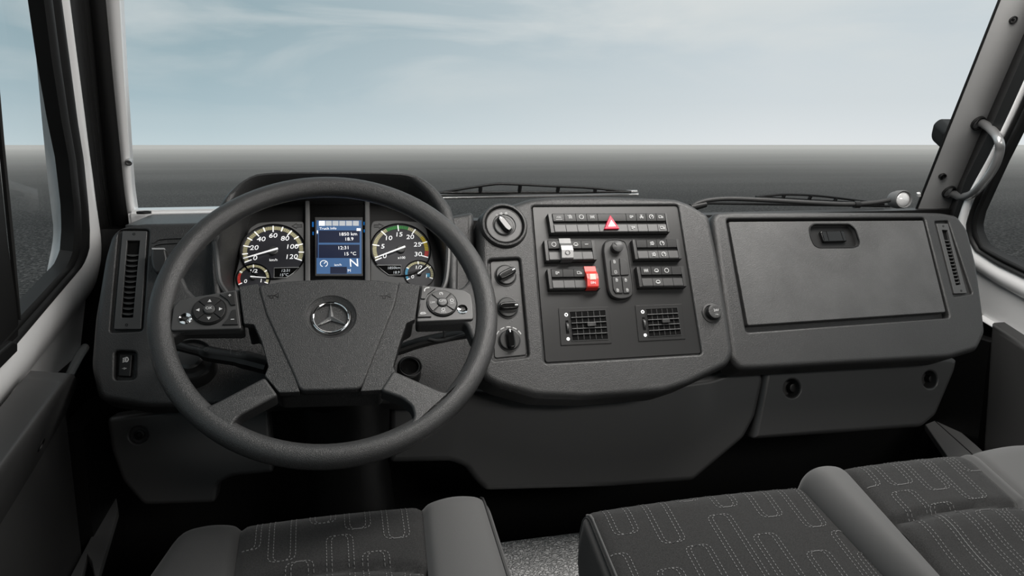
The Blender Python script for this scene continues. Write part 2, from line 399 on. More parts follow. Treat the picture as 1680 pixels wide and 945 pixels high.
# ------------------------------------------------------------------ frames of the cab
DC = tilt((0, 1.32, .948), 61.4)     # centre stack face
DR = tilt((0, 1.35, .914), 61.4)     # passenger dash face
DL = tilt((0, 1.34, .915), 61.4)     # driver dash face
CL = tilt((0, 1.38, .864), 53)       # instrument cluster
WH = Frame((0, 1.105, .820), (1, 0, 0), (0, math.sin(math.radians(44.14)), math.cos(math.radians(44.14))))
WS = Frame((0, 1.62, .92), (1, 0, 0), (0, -.25, .39))     # windscreen
LP = Frame((0, 1.275, .60), (1, 0, 0), (0, .17, .985))   # knee panels
LD = Frame((-.42, 1.2, .9), (0, 1, 0), (.19, 0, 1))       # left door plane: u forward; normal points to the driver
RD = Frame((1.47, 1.2, .9), (0, -1, 0), (-.19, 0, 1))     # right door plane: normal points inwards
LDv = Frame((-.42, 1.2, .9), (0, 1, 0), (0, 0, 1))
RDv = Frame((1.47, 1.2, .9), (0, -1, 0), (0, 0, 1))

# ------------------------------------------------------------------ setting
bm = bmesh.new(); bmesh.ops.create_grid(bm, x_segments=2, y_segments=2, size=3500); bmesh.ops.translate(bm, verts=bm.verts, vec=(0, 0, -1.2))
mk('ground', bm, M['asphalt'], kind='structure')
bm = bmesh.new(); boxw(bm, -.50, 1.56, .0, 1.66, -.03, 0); mk('floor', bm, M['carpet'], kind='structure')
bm = bmesh.new(); boxw(bm, -.48, 1.54, 1.60, 1.66, 0, .89); mk('wall_front', bm, M['black'], kind='structure')
bm = bmesh.new(); boxw(bm, -.50, 1.56, -.9, 1.26, 1.62, 1.66); mk('ceiling', bm, M['headliner'], kind='structure')
bm = bmesh.new(); boxw(bm, -.50, 1.56, -.95, -.9, 0, 1.66); mk('wall_back', bm, M['headliner'], kind='structure')

def on_x(x, y, X): return on_plane(x, y, (X, 0, 0), (1, 0, 0))
def P3(fr, l, d=0): return [fr.w(*fr.at(x, y, d), d) for x, y in l]
def mid3(f1, f2, l, k=.5):
    o = []
    for x, y in l:
        r = ray(x, y); t1 = (f1.o - CAM).dot(f1.n) / r.dot(f1.n); t2 = (f2.o - CAM).dot(f2.n) / r.dot(f2.n)
        o.append(CAM + r * (t1 * (1 - k) + t2 * k))
    return o

# windscreen and its pillars
bm = bmesh.new(); prism(bm, WS, [(-.42, -.03), (1.50, -.03), (1.36, .62), (-.28, .62)], -.012, -.008); mk('window_1', bm, M['glass'], kind='structure')
wi = [(196, -60), (196, 0), (203, 120), (210, 230), (216, 310), (222, 352)]
wl = [(167, -60), (173, 0), (184, 120), (195, 230), (203, 310), (209, 352), (212, 376)]
tl = [(141, -60), (147, 0), (158, 110), (166, 200), (176, 300), (183, 352), (189, 392)]
dr = [(104, -60), (110, 0), (123, 100), (137, 200), (148, 305), (158, 352), (170, 405)]
back = Vector((0, 1, .1))
bm = bmesh.new(); band(bm, P3(WS, wi), P3(WS, wl), back, .03, .004, n=44, up=4.5)
p = mk('trim_1', bm, M['white'], kind='structure')
bm = bmesh.new(); c = WS.at(212, 263); lathe(bm, WS, c, [(.006, .0), (.006, .0095), (.004, .0095), (.003, .006)], 16); mk('screw_hole', bm, M['metal'], p)
bm = bmesh.new(); band(bm, P3(WS, wl, .002), mid3(WS, LD, tl), back, .03, .005, n=44, up=4.5); mk('trim_2', bm, M['pdark'], kind='structure')
bm = bmesh.new()
for k in range(4):
    a = [(x0 + (x1 - x0) * k / 4, y0 + (y1 - y0) * k / 4) for (x0, y0), (x1, y1) in zip(tl, dr)]
    b = [(x0 + (x1 - x0) * (k + 1.02) / 4, y0 + (y1 - y0) * (k + 1.02) / 4) for (x0, y0), (x1, y1) in zip(tl, dr)]
    band(bm, mid3(WS, LD, a, .5 + k / 8), mid3(WS, LD, b, .5 + (k + 1) / 8), back, .03, .005, n=44, up=4.5)
mk('trim_3', bm, M['rubber'], kind='structure')
bm = bmesh.new(); boxw(bm, -.368, -.10, 1.585, 1.66, .89, .926); bmesh.ops.bevel(bm, geom=bm.edges[:], offset=.006, segments=3, affect='EDGES')
p = mk('trim_4', bm, M['white'], kind='structure')
HZ = Frame((0, 1.6, .926), (1, 0, 0), (0, 1, 0))
bm = bmesh.new(); lathe(bm, HZ, HZ.at(236, 347), [(.013, -.004), (.013, .0006), (.010, .0006), (.009, -.003)], 20); mk('drain_hole', bm, M['black'], p)

rl = [(1666, -60), (1642, 0), (1600, 106), (1560, 206), (1520, 307), (1503, 350)]
rr_ = [(1739, -60), (1713, 0), (1678, 80), (1627, 196), (1573, 329), (1562, 352)]
rb = [(1663.5, -60), (1639.5, 0), (1597.5, 106), (1557.5, 206), (1517.5, 307), (1500.5, 350)]
rw = [(1767, -60), (1740, 0), (1680, 133), (1644, 213), (1600, 300), (1576, 372)]
bm = bmesh.new(); band(bm, P3(WS, rl), P3(WS, rr_), back, .004, .012, m=10, n=44, up=4.5)
pil_r = p = mk('trim_5', bm, M['pillar'], kind='structure')
for x, y in ((1661, 32), (1546, 289)):
    c = WS.at(x, y, .008); bm = bmesh.new(); lathe(bm, WS, c, [(.0085, .0), (.0085, .0125), (.0065, .0125), (.0055, .008)], 20); lathe(bm, WS, c, [(.0028, .004), (.0028, .012), (.001, .0125)], 10); mk('screw', bm, M['rubber'], p)
bm = bmesh.new(); band(bm, P3(WS, rb), P3(WS, rl), back, .004, .001, n=44, up=4.5); mk('trim_6', bm, M['rubber'], kind='structure')
bm = bmesh.new()
for k in range(4):
    a = [(x0 + (x1 - x0) * k / 4, y0 + (y1 - y0) * k / 4) for (x0, y0), (x1, y1) in zip(rr_, rw)]
    b = [(x0 + (x1 - x0) * (k + 1.02) / 4, y0 + (y1 - y0) * (k + 1.02) / 4) for (x0, y0), (x1, y1) in zip(rr_, rw)]
    band(bm, mid3(WS, RD, a, k / 4), mid3(WS, RD, b, (k + 1) / 4), back, .03, .005, n=44, up=4.5)
mk('trim_7', bm, M['rubber'], kind='structure')

# driver's door
d1 = thing('door_1', None, None, (-.45, 1.1, 0), kind='structure')
W0 = [(64, -60), (72, 0), (85, 100), (101, 200), (113, 263), (121, 340), (122, 378), (119, 416), (109, 438), (98, 449), (62, 488), (32, 520), (-60, 622)]
SO = [(90, -60), (98, 0), (112, 100), (125, 200), (135, 263), (143, 340), (145.5, 380), (145, 410), (135, 434), (118, 454.5), (75, 505), (30.5, 557.7), (-60, 663)]
SM = [((a + c) / 2, (b + d) / 2) for (a, b), (c, d) in zip(W0, SO)]
WB = [(104, -60), (110, 0), (123, 100), (137, 200), (147, 280), (156, 343), (165, 392), (167, 430), (160, 462), (146, 485), (104, 538), (51, 605), (-60, 738)]
bm = bmesh.new(); band(bm, P3(LD, SO), P3(LD, WB), -LD.n, .04, .008, n=96, m=8, up=4.5, rear=.4); mk('window_frame', bm, M['white'], d1)
bm = bmesh.new(); band(bm, P3(LD, W0), P3(LD, SM), -LD.n, .02, .005, n=96, up=4.5, rear=.4); band(bm, P3(LD, SM), P3(LD, SO), -LD.n, .02, .007, n=96, up=4.5, rear=.4); mk('window_seal', bm, M['rubber'], d1)
SL = [(70, -60), (76, 20), (84, 100), (92, 200), (101, 305), (109, 378), (107, 403), (98, 448)]
bm = bmesh.new(); band(bm, P3(LD, SL, -.02), P3(LD, W0[:10], -.02), -LD.n, .02, 0, n=40); mk('outer_frame', bm, M['white'], d1)
bm = bmesh.new(); prism(bm, LD, LD.pts([(-220, 838), (-220, 958), (40, 625), (118, 614), (150, 590), (172, 540), (176, 470), (170, 400), (150, 450)], -.01), -.05, -.012, .004); mk('door_skin', bm, M['white'], d1)
bm = bmesh.new(); tube(bm, cr(P3(LD, [(112, 618), (130, 585), (150, 553), (162, 520)], -.004), 6), .008, 10); mk('weather_lip', bm, M['white'], d1)
bm = bmesh.new(); prism(bm, LDv, [(-.9, -.86), (.155, -.86), (.155, -.285), (-.9, -.285)], -.06, -.015, .01); mk('trim_panel', bm, M['door'], d1)
T = [on_x(50, 608, -.432), on_x(0, 668, -.432)]; T.append(T[1] + (T[1] - T[0]) * 5)
G = [on_x(120, 613, -.36), on_x(0, 775, -.36)]; G.append(G[1] + (G[1] - G[0]) * 2.2)
B_ = [on_x(128, 625, -.432), on_x(109, 677, -.432), on_x(66, 753, -.432), on_x(0, 861, -.432)]; B_.append(B_[-1] + (B_[-1] - B_[-2]) * 4)
T = resample(T, 24); G = resample(G, 24); B_ = resample(B_, 24); lp = [T]
for k in range(1, 6): lp.append([t.lerp(g, k / 6) for t, g in zip(T, G)])
for k in range(9):
    t = k / 8; lp.append([(tt.lerp(g, .84) * (1 - t) ** 2 + g * 2 * t * (1 - t) + b.lerp(g, .75) * t * t) for tt, g, b in zip(T, G, B_)])
for k in range(1, 6): lp.append([g.lerp(b, .25 + .75 * k / 5) for g, b in zip(G, B_)])
bm = bmesh.new(); sheet(bm, lp, cyc=True)
arm = mk('door_pocket', bm, M['door'], d1, ang=50)
tree = BVHTree.FromPolygons([arm.matrix_world @ v.co + wloc(d1) for v in arm.data.vertices], [tuple(p_.vertices) for p_ in arm.data.polygons])
hit, nrm, _, _ = tree.ray_cast(CAM, ray(67, 730).normalized()); nrm = nrm if nrm.dot(CAM - hit) > 0 else -nrm
fx = Frame(hit, Vector((0, 1, 0)), nrm.cross(Vector((0, 1, 0)))); bm = bmesh.new(); lathe(bm, fx, (0, 0), [(.010, -.004), (.010, .0012), (.008, .0014), (.006, -.003)], 18); mk('screw_hole', bm, M['black'], arm)
bm = bmesh.new(); prism(bm, LD, LD.pts([(-60, 100), (-14, 100), (-2, 235), (14, 395), (32, 522), (31, 556), (22, 562), (-60, 640)], .004), -.02, .004, .004); db = mk('window_divider', bm, M['rubber'], d1)
bm = bmesh.new(); band(bm, P3(LD, [(-6, 140), (3, 235), (19, 395), (32, 525)], .006), P3(LD, [(-2, 140), (6, 235), (23, 395), (33, 525)], .006), -LD.n, .004, .002); mk('edge_strip', bm, M['pdark'], db)
bm = bmesh.new(); prism(bm, LD, LD.pts([(-60, 630), (22, 560), (30, 562), (30, 577), (-60, 668)], .012), -.005, .012, .004); mk('window_rail', bm, M['rubber'], d1)
bm = bmesh.new(); prism(bm, LD, LD.pts([(-120, -60), (70, -60), (122, 378), (98, 449), (-60, 622)], -.02), -.026, -.022); mk('window_2', bm, M['glass'], d1, kind='structure')

# passenger's door
d2 = thing('door_2', None, None, (1.48, 1.1, 0), kind='structure')
W1 = [(1794, -60), (1767, 0), (1710, 130), (1680, 195), (1644, 267), (1622, 315), (1606, 351), (1602, 370), (1604, 387), (1615, 406), (1645, 422), (1680, 439), (1780, 490)]
S1 = [(1776, -60), (1749, 0), (1692, 128), (1669, 180), (1632, 256), (1610, 300), (1593, 340), (1584.5, 367), (1586, 389), (1598, 411), (1634, 435), (1680, 457), (1780, 507)]
M1 = [((a + c) / 2, (b + d) / 2) for (a, b), (c, d) in zip(W1, S1)]
B1 = [(1767, -60), (1740, 0), (1683, 127), (1658, 182), (1620, 262), (1598, 300), (1580, 333), (1568, 370), (1572, 400), (1590, 436), (1636, 466), (1680, 490), (1780, 545)]
bm = bmesh.new(); band(bm, P3(RD, S1), P3(RD, B1), -RD.n, .04, .008, n=96, m=8, up=4.5, rear=.4); mk('window_frame', bm, M['white'], d2)
bm = bmesh.new(); band(bm, P3(RD, W1), P3(RD, M1), -RD.n, .02, .004, n=96, up=4.5, rear=.4); band(bm, P3(RD, M1), P3(RD, S1), -RD.n, .02, .006, n=96, up=4.5, rear=.4); mk('window_seal', bm, M['rubber'], d2)
bm = bmesh.new(); prism(bm, RD, RD.pts([(1560, 380), (1590, 430), (1636, 460), (1680, 484), (2200, 772), (2200, 850), (1680, 561), (1613, 521), (1580, 500)], -.01), -.05, -.012, .004); mk('door_skin', bm, M['white'], d2)
bm = bmesh.new(); band(bm, P3(RD, [(1606, 519), (1680, 563), (1790, 626)]), P3(RD, [(1606, 524), (1680, 569), (1790, 633)]), -RD.n, .02, .004); mk('sill_rail', bm, M['white'], d2)
bm = bmesh.new(); prism(bm, RDv, RDv.pts([(1624, 530), (1680, 567), (2300, 900), (2300, 1250), (1590, 1050)], .01), -.03, .01, .012); mk('trim_panel', bm, M['door'], d2)
bm = bmesh.new(); prism(bm, RD, RD.pts([(1794, -60), (1606, 351), (1602, 370), (1604, 387), (1645, 422), (1780, 490), (1900, 490), (1900, -60)], -.01), -.016, -.012); mk('window_3', bm, M['glass'], d2, kind='structure')

# lower side walls, sills
bm = bmesh.new(); boxw(bm, -.50, -.48, .0, 1.6, 0, .70); mk('wall_left', bm, M['black'], kind='structure')
bm = bmesh.new(); boxw(bm, 1.54, 1.56, .0, 1.6, 0, .70); mk('wall_right', bm, M['black'], kind='structure')
bm = bmesh.new(); boxw(bm, -.47, -.43, 1.40, 1.6, .0, .56); mk('baseboard_left', bm, M['black'], kind='structure')
bm = bmesh.new(); boxw(bm, 1.48, 1.52, 1.40, 1.6, .0, .60); mk('baseboard_right', bm, M['black'], kind='structure')
HS = Frame((0, 1.3, .36), (1, 0, 0), (0, 1, 0))
bm = bmesh.new(); prism(bm, HS, HS.pts([(1518, 696), (1548, 684), (1604, 732), (1640, 765), (1570, 770), (1545, 735)]), -.015, 0, .002)
s = thing('door_sill_plate', 'pale aluminium step plate beside the passenger seat, by the right door', 'sill plate', (1.42, 1.4, .345))
mk('plate', bm, M['sill'], s)
bm = bmesh.new(); a = HS.pts([(1534, 690), (1590, 740), (1620, 768)], .001); stroke(bm, HS, a, .002, -.001, .001); mk('groove', bm, M['black'], s)
bm = bmesh.new(); prism(bm, HS, HS.pts([(110, 955), (165, 850), (182, 815), (190, 812), (194, 835), (158, 955), (150, 920), (143, 908), (132, 955)]), -.015, 0, .002)
tag(mk('door_sill_plate', bm, M['sill']), 'grey metal step plate low beside the driver seat, by the left door', 'sill plate')

# ------------------------------------------------------------------ dashboard bodies
dash = thing('dashboard', 'black grained plastic dashboard running the full width under the windscreen', 'dashboard', (.5, 1.35, .6))
# driver side section with shelf
o_l = DL.pts([(196, 372), (230, 364), (400, 360), (700, 360), (778, 345), (784, 600), (770, 660), (400, 665), (240, 668), (160, 655), (148, 600), (155, 520), (172, 420), (182, 385)])
bm = bmesh.new(); prism(bm, DL, rnd(o_l, .012), -.06, 0, .011, 4)
left = mk('driver_section', bm, M['dash'], dash)
ho = [(350, 505), (344, 430), (348, 370), (357, 342), (374, 314), (405, 291), (440, 282), (549, 281), (667, 284), (704, 297), (728, 322), (743, 346), (752, 400), (752, 500)]
cl_pts = [(q.x, q.y) for q in resample([Vector(q) for q in cr([(*CL.at(x, y, .085), 0) for x, y in ho], 5)], 70)]
cc_ = bmesh.new(); prism(cc_, CL, inset(cl_pts if area2(cl_pts) > 0 else cl_pts[::-1], .0015), -.16, .30)
v_out = DL.pts([(194.4, 375), (245, 376.5), (234, 543), (180, 546)])
h_out = DL.pts([(188, 575), (224.6, 576.5), (223, 622.5), (186.5, 624)])
cut(left, [cc_, pocket(DL, rnd(v_out, .006), .007, .003), pocket(DL, rnd(h_out, .007), .014, .003)])
bm = bmesh.new(); boxw(bm, -.335, -.19, 1.37, 1.60, .86, .918); bmesh.ops.bevel(bm, geom=bm.edges[:], offset=.01, segments=3, affect='EDGES'); mk('driver_shelf', bm, M['dash'], dash)
# ledge lines right of the side vent
bm = bmesh.new()
for l in ([(251, 399), (268, 392), (330, 390), (350, 389)], [(249, 408), (256, 402), (280, 399), (345, 397)]):
    stroke(bm, DL, [tuple(q) [:2] for q in cr([(*a, 0) for a in DL.pts(l)], 6)], .0025, -.002, .0025)
mk('ledge', bm, M['dash'], dash)
# centre stack housing
o_c = DC.pts([(786, 352), (796, 344), (815, 337), (842, 333), (868, 324), (905, 320), (1000, 320), (1110, 324), (1132, 332), (1165, 352), (1180, 420), (1197, 520), (1206, 580), (1196, 600), (1130, 632), (1090, 645), (960, 655), (880, 652), (815, 634), (790, 620)])
bm = bmesh.new(); prism(bm, DC, rnd(o_c, .01), -.07, 0, .013, 5)
ctr = mk('centre_housing', bm, M['dash'], dash)
p_out = DC.pts([(872.3, 337.9), (1112.7, 336.2), (1152, 581), (893.5, 596)])
k_out = DC.pts([(801, 426), (853, 423), (868, 585), (808, 592)])
big = DC.at(826.6, 370.6)
def pr(fr, x, y, r, d=0): a = fr.at(x - r, y, d); b = fr.at(x + r, y, d); return abs(b[0] - a[0]) / 2
R_ = pr(DC, 826.6, 370.6, 31)
cut(ctr, [pocket(DC, rnd(p_out, .006), .009, .004), pocket(DC, rnd(k_out, .006), .010, .004), pocket(DC, circ(big, R_, 40), .006, .002)])
bm = bmesh.new(); lathe(bm, DC, big, [(R_ * 1.26, -.002), (R_ * 1.23, .0035), (R_ * 1.15, .007), (R_ * 1.06, .0075), (R_ * 1.0, .004), (R_ * .99, -.004)], 48, False, False); mk('switch_ring', bm, M['dash'], dash)
# passenger section
o_r = DR.pts([(1168, 358), (1174, 347), (1200, 345), (1400, 346), (1545, 347), (1572, 352), (1590, 376), (1604, 430), (1614, 500), (1619, 545), (1606, 574), (1560, 588), (1400, 597), (1250, 606), (1215, 607), (1200, 590)])
bm = bmesh.new(); prism(bm, DR, rnd(o_r, .01), -.06, 0, .012, 5)
rgt = mk('passenger_section', bm, M['dash'], dash)
g_out = DR.pts([(1192, 359), (1517, 357), (1559, 521), (1224.5, 545)])
rv_out = DR.pts([(1533.6, 363), (1556, 362), (1596, 482), (1565, 487)])
cut(rgt, [pocket(DR, rnd(g_out, .007), .02, .004), pocket(DR, rnd(rv_out, .004), .007, .003)])
# shelf behind centre / right, sloping to the glass
bm = bmesh.new(); boxw(bm, .42, 1.30, 1.42, 1.60, .80, .885); mk('rear_shelf', bm, M['black'], dash)
bm = bmesh.new(); boxw(bm, .27, 1.28, 1.38, 1.60, .62, .80); mk('carrier', bm, M['black'], dash)

# glovebox
gb = thing('glovebox', 'large grained glovebox lid with recessed latch in the passenger dashboard', 'glovebox', tuple(DR.w(*DR.at(1375, 450))))
lid_p = DR.pts([(1195.4, 363.6), (1515, 361.5), (1552, 512), (1227, 534)], -.001)
bm = bmesh.new(); prism(bm, DR, rnd(lid_p, .004), -.016, -.001, .002)
lid = mk('lid', bm, M['lid'], gb)
hp = DR.pts([(1328, 373), (1335, 367), (1394, 367), (1404, 376), (1410.5, 396), (1409, 402), (1400, 405.5), (1344, 406), (1336, 402), (1330, 388)])
cut(lid, [pocket(DR, rnd(hp, .006), .012, .002, -.001)])
bm = bmesh.new(); prism(bm, DR, rnd(DR.pts([(1347, 377.5), (1387, 377), (1392, 395), (1353.5, 396)]), .004), -.0125, -.003, .003, 3)
hd = mk('latch', bm, M['gloss'], lid)
for a, b in (((1356, 379), (1360.5, 394.5)), ((1379.5, 379), (1384.5, 394))): bm = bmesh.new(); stroke(bm, DR, DR.pts([a, b], -.002), .0014, -.004, -.0027); mk('latch_groove', bm, M['void'], lid)
bm = bmesh.new(); prism(bm, DR, rnd(inset(hp if area2(hp) > 0 else hp[::-1], .0012), .005), -.0128, -.0108, .001); mk('latch_bowl', bm, M['black'], lid)
bm = bmesh.new(); stroke(bm, DR, rnd(hp, .006), .0022, -.003, .0002, True); mk('latch_rim', bm, M['black'], lid)

# side air vents
def slot_vent(fr, plate, opening, nsl, screws, label, dpl, cwd):
    pp = fr.pts(plate, dpl); op = fr.pts(opening, dpl)
    cx = sum(p[0] for p in pp) / 4; cy = sum(p[1] for p in pp) / 4
    t = thing('air_vent', label, 'air vent', tuple(fr.w(cx, cy, dpl - .006)), 'narrow upright vents at the dashboard ends')
    bm = bmesh.new(); prism(bm, fr, rnd(pp, .002), dpl - .006, dpl, .001)
    f = mk('frame', bm, M['pod'], t); cut(f, [pocket(fr, rnd(op, .001), .02, .0008, dpl)])
    bm = bmesh.new(); prism(bm, fr, inset(op if area2(op) > 0 else op[::-1], -.0005), dpl - .0065, dpl - .0055); mk('duct', bm, M['void'], t)
    tl_, tr_, br_, bl_ = [Vector(q) for q in op]
    for k in range(nsl):
        q = .17 + .76 * k / (nsl - 1); a = tl_.lerp(bl_, q); b = tr_.lerp(br_, q); m = (a + b) / 2; h = (b - a).length
        up = (tl_ - bl_).normalized()
        bm = bmesh.new(); rows = []
        for j in range(9):
            s = j / 8; c = a.lerp(b, s); bow = cwd * (4 * s * (1 - s))
            e = c - up * bow * .8
            rows.append((fr.w(c.x, c.y, dpl - .006 + .0005), fr.w(e.x, e.y - .0015, dpl - .0012), fr.w(e.x, e.y - .0026, dpl - .0014), fr.w(c.x, c.y - .0018, dpl - .0055)))
        sheet(bm, [[r[i] for r in rows] for i in range(4)], cyc=True); mk('slat', bm, M['pod'], t)
    for x, y in screws:
        c = fr.at(x, y, dpl); bm = bmesh.new(); lathe(bm, fr, c, [(.0022, dpl - .001), (.0022, dpl + .0004), (.0012, dpl + .0004), (.0008, dpl - .0004)], 12); mk('screw', bm, M['black'], t)
    return t
slot_vent(DL, [(200.8, 378.7), (241.4, 378.7), (231, 540), (186.5, 540)], [(208.7, 394.6), (229.4, 394.6), (218, 521), (199, 521)], 12, [(219.8, 384), (207.8, 533)], 'narrow upright slatted air vent at the driver end, beside the left door', -.001, .003)
slot_vent(DR, [(1536.4, 366.7), (1555.6, 366.7), (1586.7, 481), (1565.8, 481.7)], [(1545.5, 377), (1554.8, 377.7), (1576.8, 467), (1568.6, 468)], 13, [(1547.5, 371), (1577, 477)], 'narrow upright slatted air vent at the passenger end, right of the glovebox', -.001, .0015)

# headlamp range switch
t = thing('range_switch', 'small black headlamp levelling rocker in a recess below the left vent', 'switch', tuple(DL.w(*DL.at(206, 600), -.012)))
bm = bmesh.new(); prism(bm, DL, rnd(DL.pts([(195, 580), (217, 581), (214, 618), (193, 617)], -.006), .002), -.014, -.006, .002); mk('rocker', bm, M['black'], t)
bm = bmesh.new(); icon(bm, DL, DL.at(206, 590, -.006), -.006, 'lamp', .009); text(bm, DL, DL.at(204, 604, -.006), -.006, '-o-', .006)
mk('symbol', bm, M['mark'], t)
# parking brake style pull tab
t = thing('pull_handle', 'black pull tab with pale top edge between the left vent and the steering wheel', 'handle', tuple(DL.w(*DL.at(258, 425), 0)))
bm = bmesh.new(); prism(bm, DL, rnd(DL.pts([(248, 407), (271, 407), (275, 425), (268, 442), (258, 449), (250, 440), (247, 425)], .022), .004), 0, .022, .004); mk('grip', bm, M['switch'], t)
bm = bmesh.new(); prism(bm, DL, rnd(DL.pts([(248, 406.5), (270, 406.5), (270, 409.5), (249, 409.5)], .0235), .0008), .012, .0235, .001); mk('edge', bm, M['pillar'], t)

# knee panels
def plate(fr, l, d0, d1, bev, r=.008): bm = bmesh.new(); prism(bm, fr, rnd(fr.pts(l, d1), r), d0, d1, bev, 5); return bm
t = thing('knee_panel', 'dark grey knee panel below the centre switch stack', 'panel', tuple(LP.w(*LP.at(950, 720), -.02)))
mk('cover', plate(LP, [(640, 622), (800, 640), (883, 640), (1092, 630), (1166, 620), (1202, 608), (1249, 604), (1254, 625), (1241, 684), (1222, 720), (1139, 790), (1000, 800), (797, 806), (777, 786), (765, 768), (740, 758), (640, 760)], -.05, 0, .012), M['knee'], t)
t = thing('knee_panel', 'dark grey knee panel with two round openings below the glovebox', 'panel', tuple(LP.w(*LP.at(1400, 650), -.02)))
o = mk('cover', plate(LP, [(1257, 606), (1300, 600), (1558, 585), (1573, 590), (1569, 609), (1538, 682), (1514, 702), (1380, 712), (1236, 722), (1252, 630)], -.05, 0, .012), M['knee'], t)
holes = [(1299.8, 637.4, 13.5), (1526, 623, 12)]
cut(o, [pocket(LP, circ(LP.at(x, y), pr(LP, x, y, r), 28), .03, .004) for x, y, r in holes])
for x, y, r in holes:
    bm = bmesh.new(); lathe(bm, LP, LP.at(x - 3, y - 2, -.028), [(.009, -.030), (.009, -.016), (.006, -.015)], 18); mk('screw', bm, M['black'], t)
t = thing('knee_panel', 'near-black knee panel with screw dimple beside the left door, under the steering wheel', 'panel', tuple(LP.w(*LP.at(300, 730), -.02)))
o = mk('cover', plate(LP, [(174.5, 686), (277, 672), (441, 668), (449, 776), (379, 783), (357, 795), (353, 826), (235, 830), (200, 790), (182, 740)], -.05, .0, .008), M['knee'], t)
cut(o, [pocket(LP, circ(LP.at(227, 714), .014, 24), .01, .003)])
bm = bmesh.new(); lathe(bm, LP, LP.at(229, 713, -.008), [(.008, -.012), (.008, -.005), (.005, -.004), (.003, -.007)], 18); mk('screw', bm, M['black'], t)

# ------------------------------------------------------------------ instrument cluster
ic = thing('instrument_cluster', 'hooded instrument cluster with two round gauges and a blue screen behind the steering wheel', 'instrument cluster', tuple(CL.w(0, 0, 0)))
ho = [(350, 505), (344, 430), (348, 370), (357, 342), (374, 314), (405, 291), (440, 282), (549, 281), (667, 284), (704, 297), (728, 322), (743, 346), (752, 400), (752, 500)]
hi = [(366, 505), (358, 430), (362, 375), (370, 350), (381, 326), (405, 299), (440, 288.5), (549, 287), (660, 289), (692, 305), (712, 328), (724, 352), (735, 400), (735, 500)]
def up3(l, d): return resample([Vector(q) for q in cr([(*CL.at(x, y, .085), 0) for x, y in l], 5)], 70), d
def w3(l2, d): return [CL.w(p.x, p.y, d) for p in l2]
O2, _ = up3(ho, 0); I2, _ = up3(hi, 0)
bz = [(400, 500), (384, 470), (384, 440), (392, 405), (402, 378), (415, 345), (445, 334), (549, 333), (665, 334), (690, 350), (708, 375), (722, 410), (726, 440), (722, 500)]
Z2 = resample([Vector(q) for q in cr([(*CL.at(x, y, 0), 0) for x, y in bz], 5)], 70)
c0 = Vector((0, .05, 0))
grow = lambda L_, k: [c0 + (p - c0) * k for p in L_]
bm = bmesh.new(); sheet(bm, [w3(grow(O2, .92), -.10), w3(grow(O2, 1.0), .02), w3(grow(O2, 1.0), .072), w3(grow(O2, .995), .081), w3([o.lerp(i, .35) for o, i in zip(O2, I2)], .086), w3([o.lerp(i, .75) for o, i in zip(O2, I2)], .086), w3(I2, .082), w3(grow(I2, .985), .074), w3([i.lerp(z, .5) for i, z in zip(I2, Z2)], .035), w3(Z2, .0), w3(Z2, -.012), w3(grow(Z2, .95), -.10)], cyc=True)
mk('hood', bm, M['dash'], ic, ang=50)
# grey inner lip of the hood
for l in ([(352, 398), (356, 430), (360, 462), (372, 482)], [(736, 398), (735, 430), (731, 462), (722, 482)]):
    bm = bmesh.new(); tube(bm, cr(P3(CL, l, .083), 6), .0045, 8); mk('hood_lip', bm, M['pod'], ic)
bm = bmesh.new(); prism(bm, CL, CL.pts([(362, 500), (372, 335), (722, 335), (732, 500)], -.012), -.03, -.012); mk('back_plate', bm, M['black'], ic)
lz = CL.pts([(499, 505), (498.5, 363), (450, 363), (424, 365), (409, 374), (399, 400), (390, 435), (384, 455), (385, 505)], 0)
rz = CL.pts([(607, 505), (608, 370), (612, 362), (650, 361), (688, 364), (699, 373), (708, 410), (714, 440), (712, 505)], 0)
for z_ in (lz, rz): bm = bmesh.new(); prism(bm, CL, rnd(z_, .006), -.012, 0, .002); mk('bezel', bm, M['bezel'], ic)

